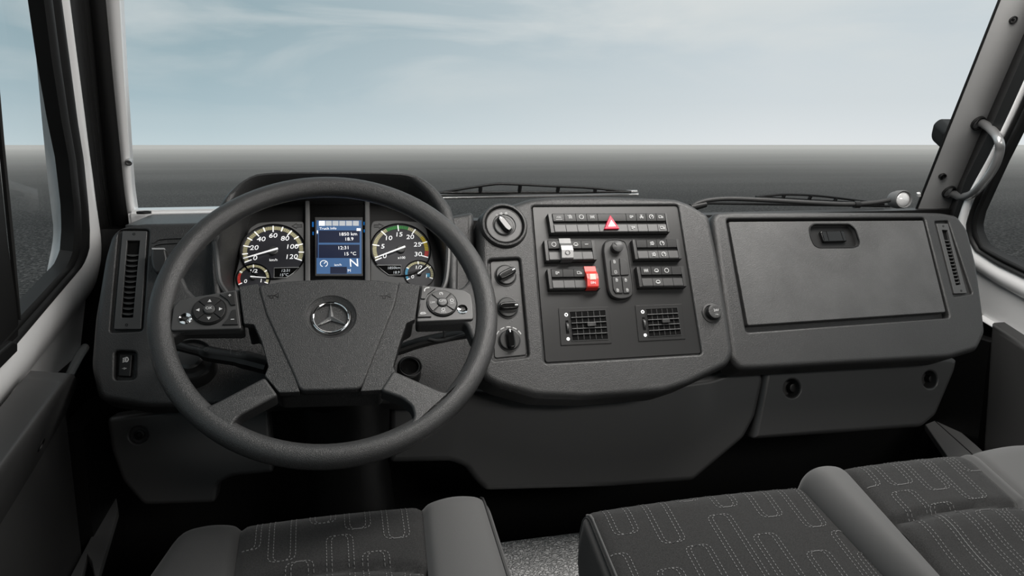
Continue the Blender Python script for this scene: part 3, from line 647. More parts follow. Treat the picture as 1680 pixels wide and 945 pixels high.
def arc(c, r, a0, a1, n=24): return [(c[0] + r * math.cos(math.radians(a0 + (a1 - a0) * k / n)), c[1] + r * math.sin(math.radians(a0 + (a1 - a0) * k / n))) for k in range(n + 1)]
def gauge(cx, cy, rx, a0, a1, marks, needle, name, segs, minor, unit, small=False):
    c = CL.at(cx, cy); R = pr(CL, cx, cy, rx)
    bm = bmesh.new(); lathe(bm, CL, c, [(R * 1.05, -.001), (R * 1.05, .0012), (R * 1.0, .0012), (R * .99, .0008)], 64)
    g = mk(name, bm, M['dial'], ic)
    bm = bmesh.new(); stroke(bm, CL, circ(c, R * 1.035, 64), R * .05, .0006, .0022, True); mk('dial_ring', bm, M['gloss'], g)
    w = R * (.13 if not small else .16); rr = R * (.90 if not small else .88)
    for (t0, t1, mn) in segs:
        bm = bmesh.new(); stroke(bm, CL, arc(c, rr, a0 + (a1 - a0) * t0, a0 + (a1 - a0) * t1), w, .0011, .0014); mk('scale_band', bm, M[mn], g)
    bm = bmesh.new()
    for k in range(minor + 1):
        a = math.radians(a0 + (a1 - a0) * k / minor)
        stroke(bm, CL, [(c[0] + q * math.cos(a), c[1] + q * math.sin(a)) for q in (rr - w * .5, rr + w * .5)], R * .012, .0013, .0016)
    mk('minor_ticks', bm, M['dial'], g)
    bm = bmesh.new(); ns = len(marks)
    for k, s in enumerate(marks):
        a = math.radians(a0 + (a1 - a0) * k / (ns - 1)); ln = .24 if s is not None else .18
        if s is None or not small or s != '':
            stroke(bm, CL, [(c[0] + q * math.cos(a), c[1] + q * math.sin(a)) for q in (R * (.985 - ln), R * .985)], R * (.035 if not small else .05), .0013, .0019)
        if s: 
            q = R * (.60 if not small else .50); text(bm, CL, (c[0] + q * math.cos(a) * 1.04, c[1] + q * math.sin(a)), .0014, s, R * (.245 if not small else .36), 0, 1.15, .15)
    if unit: text(bm, CL, (c[0], c[1] - R * .33), .0014, unit, R * .13)
    mk('numerals', bm, M['lit'], g)
    a = math.radians(needle); bm = bmesh.new(); lathe(bm, CL, c, [(R * .15, .001), (R * .15, .005), (R * .12, .006)], 24); mk('needle_cap', bm, M['pod'], g)
    bm = bmesh.new(); d = Vector((math.cos(a), math.sin(a))); n_ = Vector((-d.y, d.x)); C_ = Vector(c)
    L_ = R * (.98 if not small else .8)
    prism(bm, CL, [tuple(C_ - d * R * .16 + n_ * R * .03), tuple(C_ - d * R * .16 - n_ * R * .03), tuple(C_ + d * L_ - n_ * R * .012), tuple(C_ + d * L_ + n_ * R * .012)], .0062, .0078)
    mk('needle', bm, M['lit'], g); return g
gauge(448.6, 413, 51.5, 203, -23, ['0', None, '20', None, '40', None, '60', None, '80', None, '100', None, '120'], 197, 'speedometer', [(0, 1, 'beige')], 60, 'km/h')
gauge(657.5, 410, 47.5, 204, -21, ['0', '5', '10', '15', '20', '25', '30'], 201, 'rev_counter', [(0, .38, 'beige'), (.38, .6, 'dgreen'), (.6, .76, 'beige'), (.76, .93, 'dyellow'), (.93, 1, 'dred')], 60, 'x100')
gauge(415.8, 457, 27, 205, -25, ['0', None, '1/2', None, '1'], -8, 'fuel_gauge', [(0, .22, 'dred'), (.22, 1, 'beige')], 24, None, True)
gauge(687.8, 450, 24, 205, -25, ['0', None, '1/2', None, '1'], 36, 'air_gauge', [(0, .25, 'dblue'), (.25, 1, 'beige')], 24, None, True)
bm = bmesh.new(); solidpoly(bm, CL, CL.pts([(699, 449), (705, 449), (705, 455), (699, 455)]), .001, .0016); mk('tank_symbol', bm, M['dblue'], ic)
for nm, l, tx in (('clock_display', [(450, 440.5), (491, 439.5), (481, 449), (470, 456.5), (449.7, 456.5)], (('12:31', 469, 445), ('15\u00b0C', 466, 452))), ('odometer_display', [(618, 436), (657.8, 436), (657.8, 452), (638, 452), (627, 444)], (('1850km', 646, 440.5), ('18.9', 650, 448)))):
    p = CL.pts(l); bm = bmesh.new(); solidpoly(bm, CL, p, .0005, .0018); dsp = mk(nm, bm, M['gloss'], ic)
    bm = bmesh.new(); stroke(bm, CL, p, .0009, .0012, .0024, True); mk('display_rim', bm, M['pillar'], dsp)
    bm = bmesh.new()
    for s, x, y in tx: text(bm, CL, CL.at(x, y), .002, s, .0072, 0, 1, .15)
    mk('digits', bm, M['litdim'], dsp)
for x, s in ((487, -1), (621.5, 1)):
    bm = bmesh.new(); c = CL.at(x, 371)
    stroke(bm, CL, [(c[0] + s * q[0] * .017, c[1] + q[1] * .010) for q in [(.5, 0), (0, .5), (0, .22), (-.5, .22), (-.5, -.22), (0, -.22), (0, -.5)]], .0012, -.0002, .0006, True); mk('turn_arrow', bm, M['black'], ic)
# silver uprights and the screen
for l in ([(500.5, 326), (508, 326), (509, 505), (500, 505)], [(598.5, 326), (606.5, 326), (608, 505), (598.5, 505)]):
    bm = bmesh.new(); prism(bm, CL, CL.pts(l, .006), -.012, .006, .002); mk('upright', bm, M['bezel'], ic)
bm = bmesh.new(); prism(bm, CL, CL.pts([(509, 326), (598, 326), (598, 505), (509, 505)], -.004), -.012, -.004); mk('glossy_cover', bm, M['gloss'], ic)
bm = bmesh.new(); prism(bm, CL, rnd(CL.pts([(516.5, 356.5), (595, 356.5), (595.5, 453), (517, 453)]), .001), -.006, .001, .001); sf = mk('screen_frame', bm, M['pod'], ic)
S = lambda x, y: CL.at(500 + x / 6.745, 320 + y / 6.75)
def rect(x0, y0, x1, y1): return [S(x0, y0), S(x1, y0), S(x1, y1), S(x0, y1)]
bm = bmesh.new(); solidpoly(bm, CL, rect(131, 285, 628, 875), .0, .0014); scr = mk('screen', bm, M['scr'], ic)
bm = bmesh.new()
for r_ in ((155, 398, 607, 532), (155, 555, 607, 702), (282, 800, 466, 874), (131, 440, 148, 700)): solidpoly(bm, CL, rect(*r_), .001, .0018)
mk('screen_fields', bm, M['scrdk'], scr)
bm = bmesh.new()
for k in range(1): solidpoly(bm, CL, rect(157, 292, 224, 345), .001, .0018)
solidpoly(bm, CL, rect(573, 374, 618, 402), .001, .0019); solidpoly(bm, CL, rect(134, 398, 147, 430), .001, .0022)
for s, x, y, z in (('1850 km', 478, 440, .0094), ('18.9', 490, 495, .0094), ('12:31', 428, 592, .0094), ('15 \u00b0C', 500, 658, .0094), ('N', 545, 760, .0225), ('M', 492, 843, .0075), ('km/h', 368, 780, .0062), ('Truck Info', 257, 377, .0070)):
    text(bm, CL, S(x, y), .0019, s, z)
icon(bm, CL, S(212, 765), .0018, 'gauge', .0125, .0011)
mk('screen_text', bm, M['lit'], scr)
bm = bmesh.new()
for k in range(1, 6): x = 157 + k * 75; solidpoly(bm, CL, rect(x, 292, x + 66, 345), .001, .0018)
mk('menu_icons', bm, M['litdim'], scr)
bm = bmesh.new(); 
for x0, y0, x1, y1 in ((80, 285, 98, 340), (84, 395, 98, 430), (650, 285, 662, 320), (652, 370, 664, 400)): solidpoly(bm, CL, rect(x0, y0, x1, y1), -.0045, -.0036)
mk('side_lights', bm, M['glow'], ic)

# ------------------------------------------------------------------ steering column and stalks
cl = thing('steering_column', 'black steering column with ribbed rubber boot below the steering wheel', 'steering column', (0, 1.25, .4))
ax = WH.n
bm = bmesh.new(); lathe(bm, WH, (0, -.01), [(.062, -.22), (.075, -.12), (.075, -.055), (.06, -.045)], 32); mk('shroud', bm, M['black'], cl)
bm = bmesh.new(); tube(bm, [(.02, 1.24, .72), (.02, 1.30, .50), (.02, 1.33, .34), (.02, 1.34, .0)], [.075, .07, .085, .085], 28); mk('lower_cover', bm, M['black'], cl)
for k in range(4):
    bm = bmesh.new(); z = .345 - k * .017; c = Vector((.02, 1.335, z)); r = .092 - .004 * k
    tube(bm, [(c.x + r * math.cos(a), c.y + r * math.sin(a), z) for a in [2 * PI * q / 32 for q in range(33)]], .006, 8); mk('boot_ring', bm, M['rubber'], cl)
def stalk(label, path, r, marks, nm, loc):
    t = thing(nm, label, 'stalk', loc); bm = bmesh.new(); tube(bm, cr(path, 5), r, 12, .6); mk('lever', bm, M['black'], t)
    return t
sp = lambda x, y, d: WH.w(*WH.at(x, y, d), d)
t = stalk('black control stalk with lamp symbols left of the wheel hub', [sp(440, 600, -.07), sp(400, 590, -.07), sp(340, 580, -.07), sp(284, 566, -.065)], [.020] * 6 + [.017] * 5 + [.010] * 5, None, 'light_stalk', tuple(sp(430, 590, -.07)))
fs = Frame(sp(393, 578, -.05), (1, 0, 0), WH.v); bm = bmesh.new(); icon(bm, fs, (0, 0), .0, 'lamp', .011, .0012, -.1); icon(bm, fs, (-.012, .002), .0, 'minus', .009, .0012, PI / 2); icon(bm, fs, (-.045, .008), .0, 'ring', .006, .001); icon(bm, fs, (-.055, .011), .0, 'up', .006, .001); mk('symbols', bm, M['bezel'], t)
t = stalk('black control stalk with pale tip insert right of the wheel hub', [sp(650, 575, -.075), sp(690, 562, -.07), sp(735, 552, -.065), sp(790, 543, -.06)], .013, None, 'wiper_stalk', tuple(sp(640, 575, -.07)))
bm = bmesh.new(); tube(bm, cr([sp(703, 556, -.052), sp(725, 558, -.052), sp(775, 545, -.045)], 6), .0022, 8); tube(bm, [sp(728, 544, -.05), sp(729, 553, -.049)], .0015, 6); mk('insert', bm, M['pod'], t)
t = thing('ignition_lock', 'round black ignition lock with thin metal ring right of the steering hub', 'lock', tuple(sp(668, 606, -.12)))
bm = bmesh.new(); lathe(bm, WH, WH.at(672, 602, -.10), [(.019, -.13), (.019, -.1), (.014, -.097), (.012, -.103)], 24); mk('barrel', bm, M['black'], t)
bm = bmesh.new(); stroke(bm, WH, circ(WH.at(674, 602, -.10), .0165, 32), .0016, -.101, -.0975, True); mk('ring', bm, M['pod'], t)
t = thing('rotary_light_switch', 'dark round dashboard knob seen through the wheel below the left stalk', 'knob', tuple(sp(300, 600, -.13)))
bm = bmesh.new(); c = WH.at(312, 588, -.12); lathe(bm, WH, c, [(.036, -.15), (.036, -.125), (.033, -.12), (.031, -.127), (.022, -.127), (.020, -.115), (.016, -.112)], 32); mk('dial', bm, M['switch'], t)

# ------------------------------------------------------------------ steering wheel
sw = thing('steering_wheel', 'black grained steering wheel with four spokes and silver star emblem', 'steering wheel', tuple(WH.w(0, 0, 0)))
RW = .227
bm = bmesh.new(); loops = []
for k in range(96):
    a = 2 * PI * k / 96; c = (RW * math.cos(a), RW * math.sin(a)); q = []
    for j in range(20):
        b = 2 * PI * j / 20; rr = .0165 * math.cos(b); dd = .0162 * math.sin(b)
        # slight crease inside the rim front
        if abs(b - PI * .72) < .2: rr *= .93; dd *= .93
        q.append(bm.verts.new(WH.w((RW + rr) * math.cos(a), (RW + rr) * math.sin(a), dd)))
    loops.append(q)
for k in range(96): bridge(bm, loops[k - 1], loops[k])
mk('rim', bm, M['rim'], sw, ang=60)
def wp(l, d, b=.004, d0=-.02, r=.006, mat_='rim', name='spoke', par=None):
    bm = bmesh.new(); prism(bm, WH, rnd(WH.pts(l, d), r), d0, d, b, 4); return mk(name, bm, M[mat_], par or sw, ang=45)
wp([(396, 471), (345, 484), (322, 487), (308, 472), (300, 452), (288, 450), (262, 475), (262, 540), (272, 556), (285, 552), (300, 541), (400, 541)], .004, .006)
wp([(686, 465), (740, 474), (760, 470), (771, 455), (776, 440), (790, 450), (797, 480), (795, 540), (785, 558), (775, 556), (764, 529), (683, 531)], .004, .006)
wp([(434, 618), (356, 659), (338, 667), (323, 655), (305, 634), (292, 640), (316, 680), (355, 712), (400, 733), (386, 713), (380, 697), (392, 682), (456, 648)], .013, .004, -.012, .005)
wp([(645, 607), (722, 641), (737, 643), (752, 630), (768, 606), (780, 615), (762, 652), (704, 703), (640, 729), (668, 702), (680, 682), (676, 666), (660, 653), (624, 640)], .013, .004, -.012, .005)
hub = wp([(396, 474), (420, 469), (465, 463), (541, 459), (620, 461), (686, 471), (678, 522), (664, 530), (652, 565), (641, 601), (645, 610), (625, 637), (460, 641), (437, 618), (446, 604), (433, 552), (421, 532), (406, 535)], .0030, .003, -.05, .004, 'hub', 'hub_cover')
wp([(392, 470), (423, 465), (437, 515), (482, 612), (492, 643), (458, 644), (434, 616), (440, 601), (429, 560), (416, 532), (400, 531)], .0105, .0015, .0, .002, 'hub', 'wing', hub)
wp([(689, 467), (655, 462), (647, 500), (601, 614), (591, 642), (627, 640), (649, 610), (645, 601), (655, 565), (667, 530), (681, 524)], .0105, .0015, .0, .002, 'hub', 'wing', hub)
c = WH.at(543, 519, .012); Rr = pr(WH, 543, 519, 43, .012)
bm = bmesh.new(); prism(bm, WH, rnd(WH.pts([(423, 468), (465, 461), (541, 457), (620, 459), (655, 464), (648, 500), (602, 614), (592, 638), (492, 641), (480, 612), (436, 515)], .012), .008), .002, .0125, .0035, 4)
face = mk('face', bm, M['hub'], hub, ang=45); cut(face, [pocket(WH, circ(c, Rr * .96, 48), .0090, .0015, .0125)], 45)
bm = bmesh.new()
for x in (448, 632): icon(bm, WH, WH.at(x, 485, .0125), .0127, 'horn', .015, .0008)
mk('horn_symbol', bm, M['black'], hub)
# star emblem
em = bmesh.new(); lathe(em, WH, c, [(Rr * .955, .003), (Rr * .955, .0118), (Rr * .80, .0065), (Rr * .72, .0050), (Rr * .70, .0050)], 64); dish = mk('emblem_dish', em, M['hub'], sw)
bm = bmesh.new(); q = [WH.w(c[0] + Rr * .70 * math.cos(a), c[1] + Rr * .70 * math.sin(a), .0085) for a in [2 * PI * k / 64 for k in range(65)]]; tube(bm, q, .0019, 10); mk('emblem_ring', bm, M['chrome'], dish)
bm = bmesh.new(); r_o = Rr * .70; r_i = Rr * .115; ctrv = bm.verts.new(WH.w(c[0], c[1], .0125)); V = []
for k in range(6):
    a = PI / 2 + k * PI / 3; r = r_o if k % 2 == 0 else r_i
    V.append((bm.verts.new(WH.w(c[0] + r * math.cos(a), c[1] + r * math.sin(a), .0075)), bm.verts.new(WH.w(c[0] + r * math.cos(a), c[1] + r * math.sin(a), .0062))))
for k in range(6): bm.faces.new((ctrv, V[k][0], V[(k + 1) % 6][0])); bm.faces.new((V[k][0], V[k][1], V[(k + 1) % 6][1], V[(k + 1) % 6][0]))
bm.faces.new([v[1] for v in V]); mk('emblem_star', bm, M['star'], dish, ang=5)
# button pods
podl = wp([(388, 475), (312, 488), (293, 493), (284, 504), (279, 542), (396, 539)], .008, .002, -.006, .004, 'pod', 'button_pod')
podr = wp([(691, 467), (762, 475), (773, 482), (776, 498), (777, 524), (683, 528)], .008, .002, -.006, .004, 'pod', 'button_pod')
def dpad(cx, cy, rx, pod, centre, labs):
    c = WH.at(cx, cy, .011); R = pr(WH, cx, cy, rx, .011)
    bm = bmesh.new(); lathe(bm, WH, c, [(R, .006), (R, .0095), (R * .96, .0108), (R * .9, .0105)], 48); mk('button_ring', bm, M['black'], pod)
    for k in range(4):
        a0 = 45 + 90 * k + 3; a1 = a0 + 84
        bm = bmesh.new(); prism(bm, WH, arc(c, R * .90, a0, a1, 12) + arc(c, R * .36, a1, a0, 8), .008, .0122, .0006, 2); mk('button', bm, M['switch'], pod)
    bm = bmesh.new(); lathe(bm, WH, c, [(R * .33, .008), (R * .33, .0135), (R * .28, .0148), (R * .15, .0154)], 28); mk('centre_button', bm, M['pod'], pod)
    bm = bmesh.new()
    text(bm, WH, c, .0156, centre, R * .26)
    for (dx, dy, s) in labs:
        q = (c[0] + dx * R, c[1] + dy * R)
        if s in ('<', '>', '^', 'v'):
            a = {'^': 0, '<': PI / 2, 'v': PI, '>': -PI / 2}[s]; tr = [(q[0] + R * .11 * (x * math.cos(a) - y * math.sin(a)), q[1] + R * .11 * (x * math.sin(a) + y * math.cos(a))) for x, y in ((-1, -.8), (1, -.8), (0, 1))]
            prism(bm, WH, tr, .0121, .0126)
        elif s in ICONS: icon(bm, WH, q, .0124, s, R * .2, R * .04)
        else: text(bm, WH, q, .0124, s, R * .2)
    mk('button_symbols', bm, M['lit'] if False else M['mark'], pod)
dpad(343.5, 508.5, 29, podl, 'OK', [(0, .62, '^'), (0, -.62, 'v'), (-.64, 0, '<'), (.64, 0, '>')])
dpad(725.5, 496.5, 25.5, podr, 'OFF', [(0, .65, 'gauge'), (0, -.55, 'ring'), (0, -.76, 'RES'), (-.63, 0, 'LIM'), (.63, .1, 'ring'), (.63, -.13, 'SET')])
Lp = lambda x, y: (270 + x / 9.45, 460 + y / 9.45); Rp = lambda x, y: (670 + x / 10.5, 450 + y / 10.5)
def btn(l, pod, d=.0105): bm = bmesh.new(); prism(bm, WH, rnd(WH.pts(l, d), .0008), .007, d, .0007, 2); mk('button', bm, M['switch'], pod)
btn([Lp(850, 212), Lp(1080, 168), Lp(1100, 375), Lp(1030, 380), Lp(980, 300)], podl); btn([Lp(1045, 455), Lp(1110, 445), Lp(1140, 680), Lp(890, 685), Lp(1000, 570)], podl)
btn([Rp(240, 205), Rp(470, 238), Rp(330, 340), Rp(285, 420), Rp(212, 415)], podr); btn([Rp(205, 500), Rp(265, 500), Rp(300, 620), Rp(400, 728), Rp(160, 735)], podr)
bm = bmesh.new(); icon(bm, WH, WH.at(*Lp(1010, 232), .0105), .0107, 'plus', .0045, .001); icon(bm, WH, WH.at(*Lp(1053, 605), .0105), .0107, 'minus', .0055, .001); mk('button_symbols', bm, M['mark'], podl)
bm = bmesh.new(); icon(bm, WH, WH.at(*Rp(320, 265), .0105), .0107, 'phone', .008, .0016); icon(bm, WH, WH.at(*Rp(252, 672), .0105), .0107, 'phone2', .008, .0014); mk('button_symbols', bm, M['mark'], podr)
for x, y, r, pod in ((304, 521.5, 11.5, podl), (759, 506.3, 9, podr)):
    q = WH.at(x, y, .010); R = pr(WH, x, y, r, .010)
    bm = bmesh.new(); lathe(bm, WH, q, [(R, .006), (R, .0088), (R * .9, .0095), (R * .5, .0082), (R * .1, .0078)], 28); b_ = mk('silver_button', bm, M['chrome'], pod, label='silver round button')
    bm = bmesh.new(); icon(bm, WH, q, .0092, 'rect', R * .8, R * .1, PI / 2 - .1); mk('symbol', bm, M['black'], b_)

# ------------------------------------------------------------------ centre stack
PD = -.0045
cp = thing('control_panel', 'satin black centre control panel carrying all switch banks', 'control panel', tuple(DC.w(*DC.at(1010, 470), PD)))
pnl = DC.pts([(873.5, 339), (1111.5, 337.3), (1150.5, 579.5), (895, 594.5)], PD + .0)
bm = bmesh.new(); prism(bm, DC, rnd(pnl, .005), -.0092, PD, .0008); pan = mk('face', bm, M['panel'], cp)
class Q:
    """rectangle of the panel seen through its four corners"""
    def __init__(s, l, d): s.c = [Vector(q) for q in DC.pts(l, d)]
    def __call__(s, a, b): return tuple(s.c[0] * (1 - a) * (1 - b) + s.c[1] * a * (1 - b) + s.c[2] * a * b + s.c[3] * (1 - a) * b)
    def sub(s, a0, a1, b0, b1): return [s(a0, b0), s(a1, b0), s(a1, b1), s(a0, b1)]
HB = .0105
def bank(corners, divs, label, icons):
    q = Q(corners, HB); cc = q(.5, .5)
    t = thing('switch_bank', label, 'switch bank', tuple(DC.w(*cc, PD)), 'rows of rocker switches in the centre panel')
    bm = bmesh.new(); prism(bm, DC, rnd(q.sub(0, 1, 0, 1), .0015), PD - .001, HB - .006, .001); mk('housing', bm, M['black'], t)
    for a0, a1 in ((0.002, divs[0] - .004), (divs[-1] + .004, .998)):
        bm = bmesh.new(); prism(bm, DC, q.sub(a0, a1, .02, .97), HB - .007, HB - .0005, .0008, 2); mk('end_cap', bm, M['switch'], t)
    for k in range(len(divs) - 1):
        if divs[k] is None: continue
        a0 = divs[k] + .25 / (len(divs) * 12); a1 = divs[k + 1] - .25 / (len(divs) * 12)
        bm = bmesh.new()
        # a rocker: two faces meeting in a valley
        rows = []
        for b, d in ((.01, HB - .008), (.015, HB - .0012), (.06, HB + .0003), (.30, HB - .0001), (.40, HB - .0006), (.42, HB - .0065), (.56, HB - .0065), (.575, HB - .0012), (.92, HB - .0002), (.965, HB - .0010), (.97, HB - .008)):
            rows.append([DC.w(*q(a0, b), d), DC.w(*q(a1, b), d)])
        sheet(bm, [[r[0] for r in rows], [r[1] for r in rows], [DC.w(*q(a1, b), HB - .009) for b in [.01 + .96 * i / 10 for i in range(11)]], [DC.w(*q(a0, b), HB - .009) for b in [.01 + .96 * i / 10 for i in range(11)]]], cyc=True)
        s = mk('rocker_switch', bm, M['switch'], t, ang=25)
        for (kk, b, ic_) in icons:
            if kk == k:
                bm = bmesh.new(); am = (a0 + a1) / 2; pt = q(am, b)
                if ic_ in ICONS: icon(bm, DC, pt, HB + .0005, ic_, .0078, .0010)
                else: text(bm, DC, pt, HB + .0005, ic_, .0052); stroke(bm, DC, [(pt[0] - .006, pt[1] - .004), (pt[0] + .006, pt[1] - .004)], .0008, HB - .0005, HB + .0006)
                mk('symbol', bm, M['mark'], s)
    bm = bmesh.new()
    for (kk, b, ic_) in icons:
        if b < .5 and ic_ != 'ABS':
            am = (divs[kk] + divs[kk + 1]) / 2; pt = q(am, .375); stroke(bm, DC, [(pt[0] - .0018, pt[1]), (pt[0] + .0018, pt[1])], .0008, HB - .003, HB - .0012)
    mk('indicator_marks', bm, M['bezel'], t)
    return t, q
A = [(898.7, 349.6), (1095, 349.3), (1100, 381), (904, 382.5)]
dA = [.035, .13, .223, .312, .402, .641, .727, .812, .898, .985]
dA[-1] = .975
tA, qA = bank(A, dA, 'long top switch bank either side of the red hazard triangle', [(0, .22, 'ABS'), (1, .2, 'hand'), (2, .2, 'ring'), (3, .2, 'axle'), (5, .2, 'spot'), (6, .2, 'fan'), (7, .2, 'gauge'), (8, .2, 'truck'), (5, .76, 'spot'), (8, .76, 'truck')])
B4 = [.07, .29, .505, .72, .93]
tB, qB = bank([(892.6, 393.5), (975.5, 393.5), (980, 426.7), (896.3, 428.4)], B4, 'middle left switch bank, below the long top row, holding a silver flap', [(0, .22, 'ring'), (2, .22, 'car'), (3, .22, 'minus')])
tC, qC = bank([(897.9, 440.6), (981.7, 439.2), (985.7, 473.8), (902, 474.7)], B4, 'lower left switch bank holding the red flap', [(0, .22, 'spot'), (2, .22, 'truck')])
tD, qD = bank([(1037.5, 392.3), (1114.3, 391.7), (1119.6, 424.9), (1042.8, 425.8)], B4, 'middle right switch bank, upper of the two right of the mirror control', [(1, .22, 'lamp'), (2, .22, 'gauge'), (1, .76, 'lamp'), (2, .76, 'gauge')])
tE, qE = bank([(1044.5, 436.6), (1122.2, 435.9), (1127.4, 470.3), (1049.7, 471.2)], B4, 'lower right switch bank, lower of the two right of the mirror control', [(0, .22, 'axle'), (1, .22, 'car'), (2, .22, 'ring'), (1, .76, 'car')])
# hazard button
hz_ = thing('hazard_button', 'red triangular hazard warning button in the top switch bank', 'button', tuple(DC.w(*DC.at(1003, 366), HB)))
tri = DC.pts([(1001.3, 352.3), (1017, 375.3), (991.3, 375.8)], HB + .004)
bm = bmesh.new(); prism(bm, DC, rnd(tri, .002), HB - .005, HB + .004, .0012); mk('triangle', bm, M['hazred'], hz_)
tri2 = DC.pts([(1002.8, 361), (1010.8, 371.5), (997.6, 371.8)], HB + .004)
bm = bmesh.new(); prism(bm, DC, tri2, HB + .0035, HB + .0046); w_ = mk('white_inset', bm, mat('hazard_white', .8, .4), hz_)
bm = bmesh.new(); stroke(bm, DC, inset(tri2 if area2(tri2) > 0 else tri2[::-1], .0022), .0006, HB + .0044, HB + .0049, True); mk('line', bm, M['pillar'], w_)
# flap covers
def flap(q, k, mm, label, nm):
    a0, a1 = B4[k] - .005, B4[k + 1] + .005
    t = thing(nm, label, 'switch cover', tuple(DC.w(*q((a0 + a1) / 2, .5), HB - .003)))
    bm = bmesh.new(); prof = [(-.06, .001), (.20, .0035), (.36, .009), (.6, .011), (.92, .0075), (.97, .006), (1.02, .0)]
    f = [DC.w(*q(a0, b), HB + d) for b, d in prof]; g = [DC.w(*q(a1, b), HB + d) for b, d in prof]
    f2 = [DC.w(*q(a0, b), HB - .008) for b, d in prof]; g2 = [DC.w(*q(a1, b), HB - .008) for b, d in prof]
    sheet(bm, [f, g, g2, f2], cyc=True); s = mk('flap', bm, mm, t, ang=20)
    return t, s, (a0 + a1) / 2
t, s, am = flap(qB, 1, M['silver'], 'silver raised switch flap, second in the middle left bank', 'switch_flap')
bm = bmesh.new(); icon(bm, DC, qB(am, .72), HB + .0108, 'ring', .008, .0009); mk('symbol', bm, M['black'], t)
t, s, am = flap(qC, 3, M['red'], 'bright red raised switch flap at the right of the lower left bank', 'switch_flap')
bm = bmesh.new(); text(bm, DC, qC(am, .80), HB + .010, 'EIN', .0062); mk('symbol', bm, mat('flap_white', .8, .5), t)
bm = bmesh.new(); prism(bm, DC, qC.sub(.765, .885, .38, .66), HB + .004, HB + .0115, .0005, 1); mk('window', bm, mat('flap_pale', s2l(250, 190, 180), .4), t, label='pale pink inset')

# mirror adjuster
mt = thing('mirror_control', 'upright oval mirror and window control with round joystick between the switch banks', 'control', tuple(DC.w(*DC.at(1014, 440), PD)))
mo = DC.pts([(991, 397), (1000, 391.5), (1014, 391), (1027, 395), (1032, 410), (1040.5, 472), (1039, 484), (1030, 490), (1015, 491.5), (1003, 487), (997.5, 476), (989, 410)], .004)
bm = bmesh.new(); prism(bm, DC, rnd(mo, .006), PD - .001, .004, .003, 4); mk('plate', bm, M['switch'], mt)
bm = bmesh.new(); stroke(bm, DC, inset(rnd(mo, .006), .0022), .0012, .003, .0054, True); mk('rim', bm, M['black'], mt)
bm = bmesh.new(); jc = DC.at(1012.5, 405, .012); lathe(bm, DC, jc, [(.0105, .003), (.0095, .008), (.0108, .012), (.0105, .0165), (.007, .0185), (.002, .019)], 28); j = mk('joystick', bm, M['pod'], mt)
bm = bmesh.new(); stroke(bm, DC, DC.pts([(1008, 398.5), (1012, 402.5)], .019), .0012, .018, .0196); mk('pointer', bm, M['black'], j)
Cp = lambda x, y: (890 + x / 5.728, 335 + y / 5.728)
for l, ic_ in (([(640, 525), (670, 510), (715, 510), (730, 668), (650, 670)], None), ([(725, 505), (770, 512), (800, 540), (815, 662), (738, 668)], None), ([(655, 682), (740, 680), (758, 835), (690, 835), (668, 800)], None), ([(746, 680), (822, 678), (835, 800), (820, 835), (765, 835)], None)):
    bm = bmesh.new(); prism(bm, DC, rnd(DC.pts([Cp(*p) for p in l], .007), .0012), .003, .007, .0010, 3); mk('button', bm, M['switch'], mt)
bm = bmesh.new()
for x, y, k_ in ((676, 540, 'door'), (688, 637, 'rect'), (697, 712, 'door'), (782, 712, 'door'), (707, 808, 'door'), (797, 806, 'door')): icon(bm, DC, DC.at(*Cp(x, y), .007), .0072, k_, .0056, .0008)
mk('symbols', bm, M['mark'], mt)

